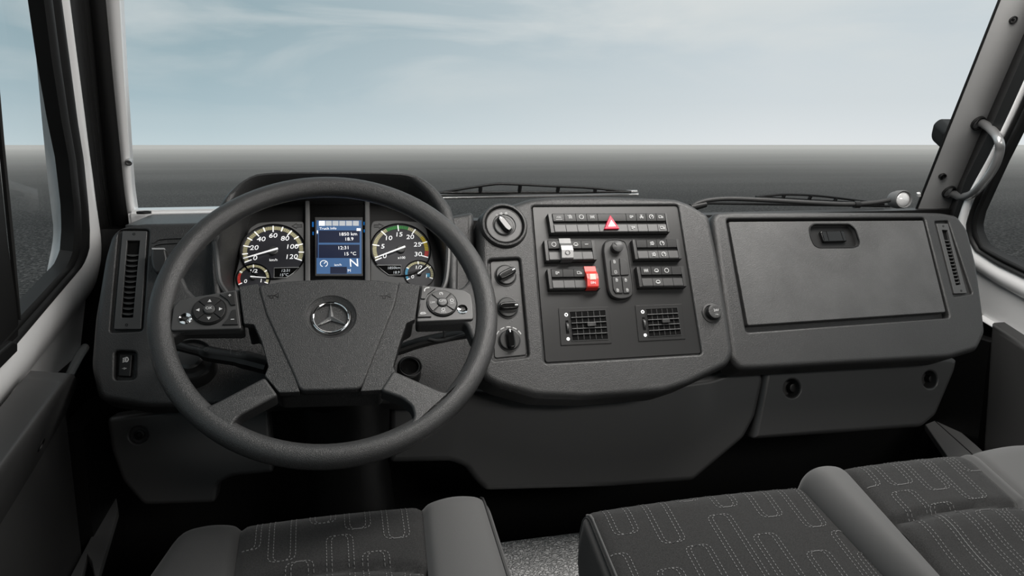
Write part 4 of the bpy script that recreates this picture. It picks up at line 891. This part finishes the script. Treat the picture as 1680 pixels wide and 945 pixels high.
# face vents
def face_vent(fr_l, op_l, label):
    d = PD + .0018; fp = DC.pts(fr_l, d); op = DC.pts(op_l, d)
    cx = sum(p[0] for p in fp) / 4; cy = sum(p[1] for p in fp) / 4
    t = thing('air_vent', label, 'air vent', tuple(DC.w(cx, cy, PD)), 'square face vents low in the centre panel')
    bm = bmesh.new(); prism(bm, DC, rnd(fp, .001), PD - .0005, d, .0006); f = mk('frame', bm, M['panel'], t)
    o = [Vector(p) for p in op]; qq = lambda a, b: tuple(o[0] * (1 - a) * (1 - b) + o[1] * a * (1 - b) + o[2] * a * b + o[3] * (1 - a) * b)
    F = [Vector(p) for p in fp]; fq = lambda a, b: tuple(F[0] * (1 - a) * (1 - b) + F[1] * a * (1 - b) + F[2] * a * b + F[3] * (1 - a) * b)
    duct = [qq(0, 0), qq(1, 0), qq(1, 1), qq(0, 1)]
    bm = bmesh.new(); prism(bm, DC, duct, PD, d + .0003); mk('duct', bm, M['void'], t)
    bm = bmesh.new(); stroke(bm, DC, duct, .0014, PD, d + .0012, True); mk('rim', bm, M['switch'], t)
    for k in range(4):
        b = .22 + .19 * k; bm = bmesh.new(); prism(bm, DC, [qq(.02, b - .012), qq(.98, b - .012), qq(.98, b + .018), qq(.02, b + .018)], d - .001, d + .0035, .0006, 2); mk('slat', bm, M['pod'], t)
    for k in range(5):
        a = .17 + .165 * k; bm = bmesh.new(); prism(bm, DC, [qq(a - .01, .03), qq(a + .01, .03), qq(a + .01, .97), qq(a - .01, .97)], d, d + .0012); mk('fin', bm, M['switch'], t)
    bm = bmesh.new(); prism(bm, DC, rnd([qq(.43, .42), qq(.67, .42), qq(.67, .56), qq(.43, .56)], .0012), d, d + .007, .001, 2); mk('tab', bm, M['switch'], t)
    bm = bmesh.new(); prism(bm, DC, [fq(.115, .34), fq(.175, .34), fq(.175, .70), fq(.115, .70)], PD, d + .0003); mk('wheel_slot', bm, M['void'], t)
    bm = bmesh.new(); c = fq(.145, .52); fx = Frame(DC.w(c[0], c[1], d - .004), DC.v, DC.n); lathe(bm, fx, (0, 0), [(.0085, -.002), (.009, -.0015), (.009, .0015), (.0085, .002)], 24); mk('thumbwheel', bm, M['pod'], t)
    bm = bmesh.new(); c = fq(.14, .19); stroke(bm, DC, circ(c, .0024, 20), .0015, d - .0002, d + .0006, True); c = fq(.145, .84); prism(bm, DC, circ(c, .0029, 20), d - .0002, d + .0006); mk('marks', bm, M['lit'], t)
face_vent([(916.4, 505.4), (998.8, 502.9), (1004, 563), (920.5, 566.6)], [(934, 511.3), (992.9, 508.6), (997.9, 556.8), (938.4, 559.5)], 'left of the two square slatted face vents, below the red flap')
face_vent([(1042.3, 501), (1118.8, 498.4), (1125, 555.9), (1048.2, 560)], [(1059, 506.8), (1110.7, 504.6), (1117.5, 549.6), (1064.3, 552.9)], 'right of the two square slatted face vents, nearer the socket cap')

# heater controls
KD = -.0075
hc = thing('heater_controls', 'narrow grey panel with three black rotary heater knobs right of the steering wheel', 'heater controls', tuple(DC.w(*DC.at(835, 505), KD)))
bm = bmesh.new(); prism(bm, DC, rnd(DC.pts([(804.5, 429), (851, 426.5), (864, 582), (811.5, 587.5)], KD), .005), -.0101, KD, .001); mk('plate', bm, M['pod'], hc)
def knob(x, y, r, ang, par, tall=.016, d=KD, base='switch', grip='gloss', nm='knob'):
    c = DC.at(x, y, d + .004); R = pr(DC, x, y, r, d + .004)
    bm = bmesh.new(); lathe(bm, DC, c, [(R * 1.04, d - .0005), (R * 1.04, d + .0015), (R * .95, d + .002), (R * .93, d + .005), (R * .85, d + .006)], 36); k = mk(nm, bm, M[base], par)
    a = math.radians(ang); e = Vector((math.cos(a), math.sin(a))); n_ = Vector((-e.y, e.x)); C_ = Vector(c)
    pts = [tuple(C_ + e * R * x_ + n_ * R * y_) for x_, y_ in ((-.88, -.22), (-.5, -.36), (.5, -.36), (.92, -.24), (.92, .24), (.5, .36), (-.5, .36), (-.88, .22))]
    bm = bmesh.new(); prism(bm, DC, rnd(pts if area2(pts) > 0 else pts[::-1], R * .2), d + .003, d + tall, R * .16, 4); g = mk('grip', bm, M[grip], k)
    bm = bmesh.new(); stroke(bm, DC, [tuple(C_ + e * R * .55), tuple(C_ + e * R * .82)], R * .07, d + tall - .001, d + tall + .0006); mk('pointer', bm, M['lit'], g)
    return k, C_, R
for x, y, r, ang in ((830, 451, 17.5, 25), (833, 504, 17.5, 0), (836.3, 557.5, 18, 92)):
    k, C_, R = knob(x, y, r, ang, hc)
    bm = bmesh.new()
    if ang == 92:
        for s in range(5):
            a = 150 - s * 27; stroke(bm, DC, arc(C_, R * 1.25, a, a - 18, 5), .0012 + .0002 * s, KD - .0002, KD + .0004)
    else:
        for s in range(7):
            a = math.radians(-75 + s * 27); q = (C_.x + R * 1.28 * math.cos(a), C_.y + R * 1.28 * math.sin(a)); prism(bm, DC, circ(q, .0012, 8), KD - .0002, KD + .0004)
        icon(bm, DC, (C_.x, C_.y - R * 1.35), KD, 'fan', .005, .0008)
    mk('scale_marks', bm, M['bezel'] if ang != 92 else M['mark'], k)
ls = thing('light_switch', 'large round rotary light switch at the top left of the centre stack', 'switch', tuple(DC.w(*big, -.006)))
bm = bmesh.new(); lathe(bm, DC, big, [(R_ * .97, -.0055), (R_ * .97, .001), (R_ * .90, .0035), (R_ * .62, .0035), (R_ * .58, .002)], 56); mk('bezel', bm, M['pod'], ls)
bm = bmesh.new(); stroke(bm, DC, circ(big, R_ * .92, 48), .0012, .002, .0042, True); mk('bezel_ring', bm, M['black'], ls)
knob(826.6, 370.6, 17, 122, ls, .016, .0015, 'pod', 'gloss', 'knob')
bm = bmesh.new(); text(bm, DC, DC.at(815, 353, .0035), .0036, 'O', .005); icon(bm, DC, DC.at(822, 350.5, .0035), .0037, 'lamp', .005, .0007); icon(bm, DC, DC.at(830, 350, .0035), .0037, 'lamp', .005, .0007); mk('symbols', bm, M['mark'], ls)
# socket cap
sk = thing('power_socket', 'round black power socket cap marked 24V at the right edge of the centre stack', 'socket', tuple(DC.w(*DC.at(1166, 515), 0)))
c = DC.at(1167, 514); bm = bmesh.new(); lathe(bm, DC, c, [(.018, -.001), (.018, .0015), (.015, .0025), (.0145, .0005)], 36); mk('collar', bm, M['black'], sk)
c2 = DC.at(1174, 511, .012); bm = bmesh.new(); lathe(bm, DC, DC.at(1171, 512, .006), [(.013, .0), (.0135, .008), (.0125, .012), (.010, .0128)], 36); cp_ = mk('cap', bm, M['dash'], sk)
bm = bmesh.new(); text(bm, DC, DC.at(1175, 509, .0128), .0128, '24V', .0062); text(bm, DC, DC.at(1176, 515.5, .0128), .0128, 'max', .0034); mk('lettering', bm, M['mark'], cp_)

# ------------------------------------------------------------------ gooseneck lamp, wipers, grab handle, mirror
VL = Frame((0, 1.40, .95), (1, 0, 0), (0, 0, 1))
lm = thing('reading_lamp', 'gooseneck reading lamp with grey round head lying along the top of the dashboard', 'lamp', tuple(VL.w(*VL.at(1135, 340))))
pth = cr(P3(VL, [(1132, 340), (1145, 333), (1165, 328), (1200, 326), (1260, 328.5), (1330, 332.5), (1390, 335), (1430, 333), (1460, 328)]), 26)
pth = resample(pth, 240)
bm = bmesh.new(); tube(bm, pth, [.0042 if k % 2 else .0052 for k in range(240)], 10); mk('gooseneck', bm, M['pdark'], lm, ang=80)
bm = bmesh.new(); tube(bm, P3(VL, [(1133, 341), (1158, 335)]), [.008, .006], 14); mk('socket', bm, M['black'], lm)
bm = bmesh.new(); tube(bm, P3(VL, [(1401, 335.5), (1410, 335.5)]), .0075, 12); mk('clip', bm, M['black'], lm)
hc_ = VL.w(*VL.at(1482, 327)); ax_ = Vector((-.15, -1, .06)).normalized()
LH = Frame(hc_, ax_.cross(Vector((0, 0, 1))).normalized() * -1, (0, .1, 1)); 
if LH.n.dot(ax_) < 0: LH = Frame(hc_, -LH.u, LH.v)
bm = bmesh.new(); lathe(bm, LH, (0, 0), [(.004, -.046), (.012, -.043), (.0175, -.033), (.0195, -.02), (.0195, .0), (.018, .003), (.0165, .001), (.0162, -.004)], 36, True, False); hd_ = mk('head', bm, M['bezel'], lm, ang=50)
bm = bmesh.new(); lathe(bm, LH, (0, 0), [(.0164, -.006), (.0162, -.002), (.012, .001), (.006, .0025), (.001, .003)], 32); mk('lens', bm, M['lens'], lm, ang=60)
def wiper(bar1, bar2, blade, label):
    t = thing('windscreen_wiper', label, 'wiper', tuple(P3(WS, [bar1[0]], -.035)[0]), 'windscreen wipers resting at the glass base')
    for b_ in (bar1, bar2):
        if b_: bm = bmesh.new(); tube(bm, P3(WS, b_, -.035), .0035, 10); mk('arm', bm, M['metal'] if bar2 else M['rubber'], t)
    bm = bmesh.new(); tube(bm, cr(P3(WS, blade, -.030), 6), .0030, 8); mk('blade', bm, M['rubber'], t)
    bm = bmesh.new(); n = len(blade)
    a = P3(WS, [blade[0], blade[-1]], -.028); tube(bm, [a[0], a[1]], .003, 8); mk('rubber_strip', bm, M['black'], t)
    for k in range(1, 5):
        q = k / 5; i = resample(cr(P3(WS, blade, -.030), 6), 21)[int(q * 20)]; j = a[0].lerp(a[1], q)
        bm = bmesh.new(); tube(bm, [i, j], .0045, 8); mk('claw', bm, M['rubber'], t)
wiper([(700, 320.5), (1045, 314)], [(700, 325), (1047, 319)], [(722, 316), (770, 308), (812, 302), (840, 302), (900, 305), (965, 308), (1035, 315)], 'wiper with twin silver arms behind the steering wheel and switch stack')
wiper([(1150, 333), (1460, 338)], None, [(1240, 323), (1262, 321), (1290, 319), (1340, 321), (1400, 328), (1450, 335)], 'dark wiper lying behind the gooseneck lamp')
gh = thing('grab_handle', 'bent silver grab handle on the right windscreen pillar', 'handle', tuple(WS.w(*WS.at(1608, 203), .0)))
hp_ = [((1604, 201), .0), ((1613, 203), .022), ((1626, 212), .045), ((1638, 228), .055), ((1640, 248), .058), ((1630, 276), .058), ((1608, 306), .058), ((1592, 320), .052), ((1577, 323), .035), ((1566, 319), .018), ((1556, 314), .0)]
bm = bmesh.new(); hk = [0, .25, .7, 1, 1, 1, 1, .9, .6, .2, 0]
tube(bm, cr([WS.w(*WS.at(x, y, 0), 0).lerp(RD.w(*RD.at(x, y, .035), .035), k) for ((x, y), d), k in zip(hp_, hk)], 8), .0095, 18); mk('bar', bm, mat('handle_silver', .42, .3, metal=.75), gh, ang=80)
for x, y in ((1604, 201), (1556, 314)):
    c = WS.at(x, y, .010); bm = bmesh.new(); lathe(bm, WS, c, [(.0175, .002), (.0175, .0155), (.0150, .0165), (.014, .010)], 24); mk('mount_ring', bm, M['rubber'], gh)
bm = bmesh.new(); prism(bm, WS, rnd(WS.pts([(1506.5, 319), (1512, 318), (1512.5, 324), (1507, 325)], .006), .002), -.002, .004, .002); mk('clip', bm, M['white'], pil_r)
bm = bmesh.new(); prism(bm, WS, rnd(WS.pts([(1547, 246), (1553, 222), (1563, 214), (1610, 214), (1612, 258), (1560, 258)], -.25), .03), -.31, -.25, .02)
smr = thing('side_mirror', 'grey edge of the outside mirror peeking past the right windscreen pillar', 'mirror', tuple(WS.w(*WS.at(1590, 236, -.28), -.28)))
mk('housing', bm, M['pdark'], smr)
bm = bmesh.new(); tube(bm, [WS.w(*WS.at(1585, 236, -.26), -.26), WS.w(*WS.at(1590, 236, -.1), -.1), WS.w(*WS.at(1600, 236, -.02), -.02)], .012, 10); mk('arm', bm, M['rubber'], smr)

# ------------------------------------------------------------------ seats
def seatframe(y, z, a=18): return Frame((0, y, z), (1, 0, 0), (0, math.cos(math.radians(a)), math.sin(math.radians(a))))
class Cushion:
    def __init__(s, fr, borders, vf, vb, heights, groove=None, rf=.035, rs=.03, H=.11, corner=.03):
        s.fr = fr; s.b = []
        for p, q in borders:
            (u0, v0), (u1, v1) = fr.at(*p), fr.at(*q); s.b.append(((u1 - u0) / (v1 - v0), u0 - (u1 - u0) / (v1 - v0) * v0))
        s.vf = vf; s.vb = vb; s.hh = heights; s.gr = None; s.rf = rf; s.rs = rs; s.H = H; s.corner = corner
        if groove:
            g = [fr.at(*q) for q in groove]; s.gr = g
    def u(s, k, v):
        a, b = s.b[k]; return a * v + b
    def drop(s, x, r):
        """x = distance to the edge (0 at edge)"""
        if x >= r: return 0
        x = max(0, x); return r - math.sqrt(max(0, r * r - (r - x) ** 2))
    def h(s, u, v, k):
        a, b = s.u(k, v), s.u(k + 1, v); t = min(1, max(0, (u - a) / (b - a))); d = s.hh[k] * math.sin(PI * t) ** .7
        last = len(s.b) - 2
        if k > 0: d -= .006 * math.exp(-((u - a) / .006) ** 2)
        if k < last: d -= .006 * math.exp(-((b - u) / .006) ** 2)
        if s.gr and 0 < k < last:
            g = s.gr
            gv = sum(g[i][1] * math.prod((u - g[j][0]) / (g[i][0] - g[j][0]) for j in range(3) if j != i) for i in range(3)); d -= .010 * math.exp(-((v - gv) / .007) ** 2); d += .006 * math.exp(-((v - gv + .03) / .03) ** 2)
        du = 0
        if k == 0: du = max(du, s.drop(u - a, s.rs))
        if k == last: du = max(du, s.drop(b - u, s.rs))
        dv = s.drop(s.vf - v, s.rf)
        return d - math.hypot(du, dv)
    def part(s, k, m, nm, par):
        bm = bmesh.new(); NU = 26; last = len(s.b) - 2
        vs = [s.vb + (s.vf - s.rf - s.vb) * j / 60 for j in range(60)] + [s.vf - s.rf * math.cos(q) if False else s.vf - s.rf + s.rf * math.sin(q * PI / 20) for q in range(11)]
        ts = []
        for i in range(NU + 1):
            t = i / NU; t = .5 - .5 * math.cos(PI * t); ts.append(t)
        rows = []
        for v in vs:
            a, b = s.u(k, v), s.u(k + 1, v); r = []
            for t in ts:
                u = a + (b - a) * t; uu = u
                # rounded plan corners
                q = s.vf - v
                if q < s.corner:
                    sh = s.corner - math.sqrt(max(0, s.corner ** 2 - (s.corner - q) ** 2))
                    if k == 0: uu += sh * max(0, 1 - (u - a) / .08)
                    if k == last: uu -= sh * max(0, 1 - (b - u) / .08)
                r.append((uu, v, s.h(u, v, k)))
            if k == 0: r = [(r[0][0] + .004, v, -s.H), (r[0][0] - .002, v, -.06)] + r
            if k == last: r = r + [(r[-1][0] + .002, v, -.06), (r[-1][0] - .004, v, -s.H)]
            rows.append(r)
        f = rows[-1]; rows.append([(x, s.vf + .002, min(z, -.06)) for x, v, z in f]); rows.append([(x, s.vf - .01, -s.H) for x, v, z in f])
        rows.append([(x, s.vb, -s.H) for x, v, z in rows[0]])
        sheet(bm, [[s.fr.w(*q) for q in r] for r in rows], cyc=True)
        return mk(nm, bm, m, par, ang=60)
    def stitch(s, paths, par, k=None):
        bm = bmesh.new()
        for pth_ in paths:
            Pn = resample([Vector((*q, 0)) for q in pth_], max(2, int(sum((Vector(pth_[i]) - Vector(pth_[i - 1])).length for i in range(1, len(pth_))) / .0052)))
            for i in range(len(Pn) - 1):
                a, b = Pn[i], Pn[i].lerp(Pn[i + 1], .55); t = (b - a).normalized(); nn = Vector((-t.y, t.x, 0)) * .00042
                if not (s.u(k, a.y) + .004 < a.x < s.u(k + 1, a.y) - .004) or a.y > s.vf - .002 or a.y < s.vb: continue
                q = [bm.verts.new(s.fr.w(c.x, c.y, s.h(c.x, c.y, k) + e)) for e in (-.0006, .0009) for c in (a - nn, a + nn, b + nn, b - nn)]
                for f in ((3, 2, 1, 0), (4, 5, 6, 7), (0, 1, 5, 4), (1, 2, 6, 5), (2, 3, 7, 6), (3, 0, 4, 7)): bm.faces.new([q[i_] for i_ in f])
        return mk('stitching', bm, M['thread'], par, label='pale dotted stitching in long rounded loops', kind='stuff')
    def loops(s, ends, starts, w, kk=.0065):
        """front-open loops ending at ends; rear-open loops beginning at starts"""
        o = []
        for (x, y), sg in [(e, 1) for e in ends] + [(e, -1) for e in starts]:
            u, v = s.fr.at(x, y)
            for ww, dv in ((w / 2, 0), (w / 2 + kk, -kk * .0 * sg)):
                r = .008; far = s.vf if sg > 0 else s.vb; L_ = [(u - ww, far)]
                L_ += [(u - ww + r - r * math.cos(q * PI / 8), v + sg * (r - r * math.sin(q * PI / 8))) for q in range(5)]
                L_ += [(u + ww - r + r * math.sin(q * PI / 8), v + sg * (r - r * math.cos(q * PI / 8))) for q in range(5)]
                L_.append((u + ww, far)); o.append(L_)
        return o
def pip(cu, k, m, par, v0=None):
    bm = bmesh.new(); pts = []
    for j in range(40):
        v = cu.vb + (cu.vf - .006 - cu.vb) * j / 39; u = cu.u(k, v) + (.012 if k == 0 else -.012); kk = 0 if k == 0 else k - 1; pts.append(cu.fr.w(u, v, cu.h(u, v, kk) + .0006))
    tube(bm, pts, .0022, 8); mk('piping', bm, m, par, ang=60)

SD = seatframe(1.02, .56)
vfd = SD.at(560, 833)[1] + .004
ds = thing('driver_seat', 'driver seat cushion with grey stitched fabric centre, behind the steering wheel', 'seat', (0, .8, 0))
cu = Cushion(SD, [((288, 866), (231, 945)), ((395, 852), (382, 945)), ((692, 818), (703, 945)), ((806, 818), (848, 945))], vfd, -.42, [.010, .004, .014], [(544, 938), (601, 934), (702, 938)])
cu.part(0, M['vinyl_dk'], 'side_bolster', ds); cf_ = cu.part(1, M['fabric'], 'cushion', ds); cu.part(2, M['vinyl'], 'side_bolster', ds)
cu.stitch(cu.loops([(462, 924), (530, 862), (587.6, 871), (652, 885), (404, 905)], [(557, 882), (616, 908), (492, 925), (685, 937)], .021), cf_, 1)
pip(cu, 3, M['pdark'], ds)
bm = bmesh.new(); boxw(bm, -.20, .20, .50, .90, .0, .34); bmesh.ops.bevel(bm, geom=bm.edges[:], offset=.02, segments=2, affect='EDGES'); mk('seat_base', bm, M['black'], ds)

SMd = seatframe(.93, .56)
vfm = SMd.at(1140, 808)[1] + .004
ms = thing('middle_seat', 'middle seat cushion, all stitched fabric, between driver seat and right passenger seat', 'seat', (.5, .7, 0))
cu = Cushion(SMd, [((957, 843), (1000, 950)), ((966, 843), (1009, 950)), ((1318, 791), (1466, 950))], vfm, -.40, [.0, .006], None, rs=.02)
cu.part(0, M['vinyl_dk'], 'side_face', ms); cf_ = cu.part(1, M['fabric'], 'cushion', ms)
cu.stitch(cu.loops([(1029, 879), (1105.5, 894.5), (1129, 826), (1193, 837), (1267, 852), (1340, 867), (1349, 804)], [(1008, 911), (1176, 850), (1141, 900), (1095, 937), (1250, 881), (1337, 908), (1377, 872), (1420, 905)], .022), cf_, 1)
pip(cu, 0, M['vinyl'], ms)
bm = bmesh.new(); boxw(bm, .51, .80, .45, .80, .0, .36); bmesh.ops.bevel(bm, geom=bm.edges[:], offset=.02, segments=2, affect='EDGES'); mk('seat_base', bm, M['black'], ms)

SR = seatframe(.93, .585)
vfr = SR.at(1470, 748)[1] + .004
rs_ = thing('passenger_seat', 'right passenger seat cushion with smooth grey bolsters and a curved seam across', 'seat', (1.05, .7, 0))
cu = Cushion(SR, [((1314, 772), (1488, 950)), ((1375, 755), (1544, 945)), ((1575, 735), (1680, 829)), ((1592, 735), (1697, 829)), ((1730, 735), (1880, 850))], vfr, -.42, [.012, .004, .004, .010], [(1473, 857), (1560, 838), (1677, 829)])
cu.part(0, M['vinyl'], 'side_bolster', rs_); cf_ = cu.part(1, M['fabric'], 'cushion', rs_); cu.part(2, M['vinyl'], 'seam_strip', rs_); cu.part(3, M['vinyl'], 'side_bolster', rs_)
cu.stitch(cu.loops([(1428, 800), (1481, 797.6), (1542, 806.5), (1603, 821), (1601, 774)], [(1477, 808.6), (1540, 829), (1611, 843), (1655, 838)], .026), cf_, 1)
bm = bmesh.new(); boxw(bm, .92, 1.36, .45, .80, .0, .38); bmesh.ops.bevel(bm, geom=bm.edges[:], offset=.02, segments=2, affect='EDGES'); mk('seat_base', bm, M['black'], rs_)
bm = bmesh.new(); boxw(bm, .225, .50, .3, 1.36, .0, .29); bmesh.ops.bevel(bm, geom=bm.edges[:], offset=.03, segments=4, affect='EDGES')
tag(mk('tunnel_mat', bm, M['mat'], ang=60), 'bright pebbled rubber mat over the tunnel between driver seat and middle seat', 'mat')
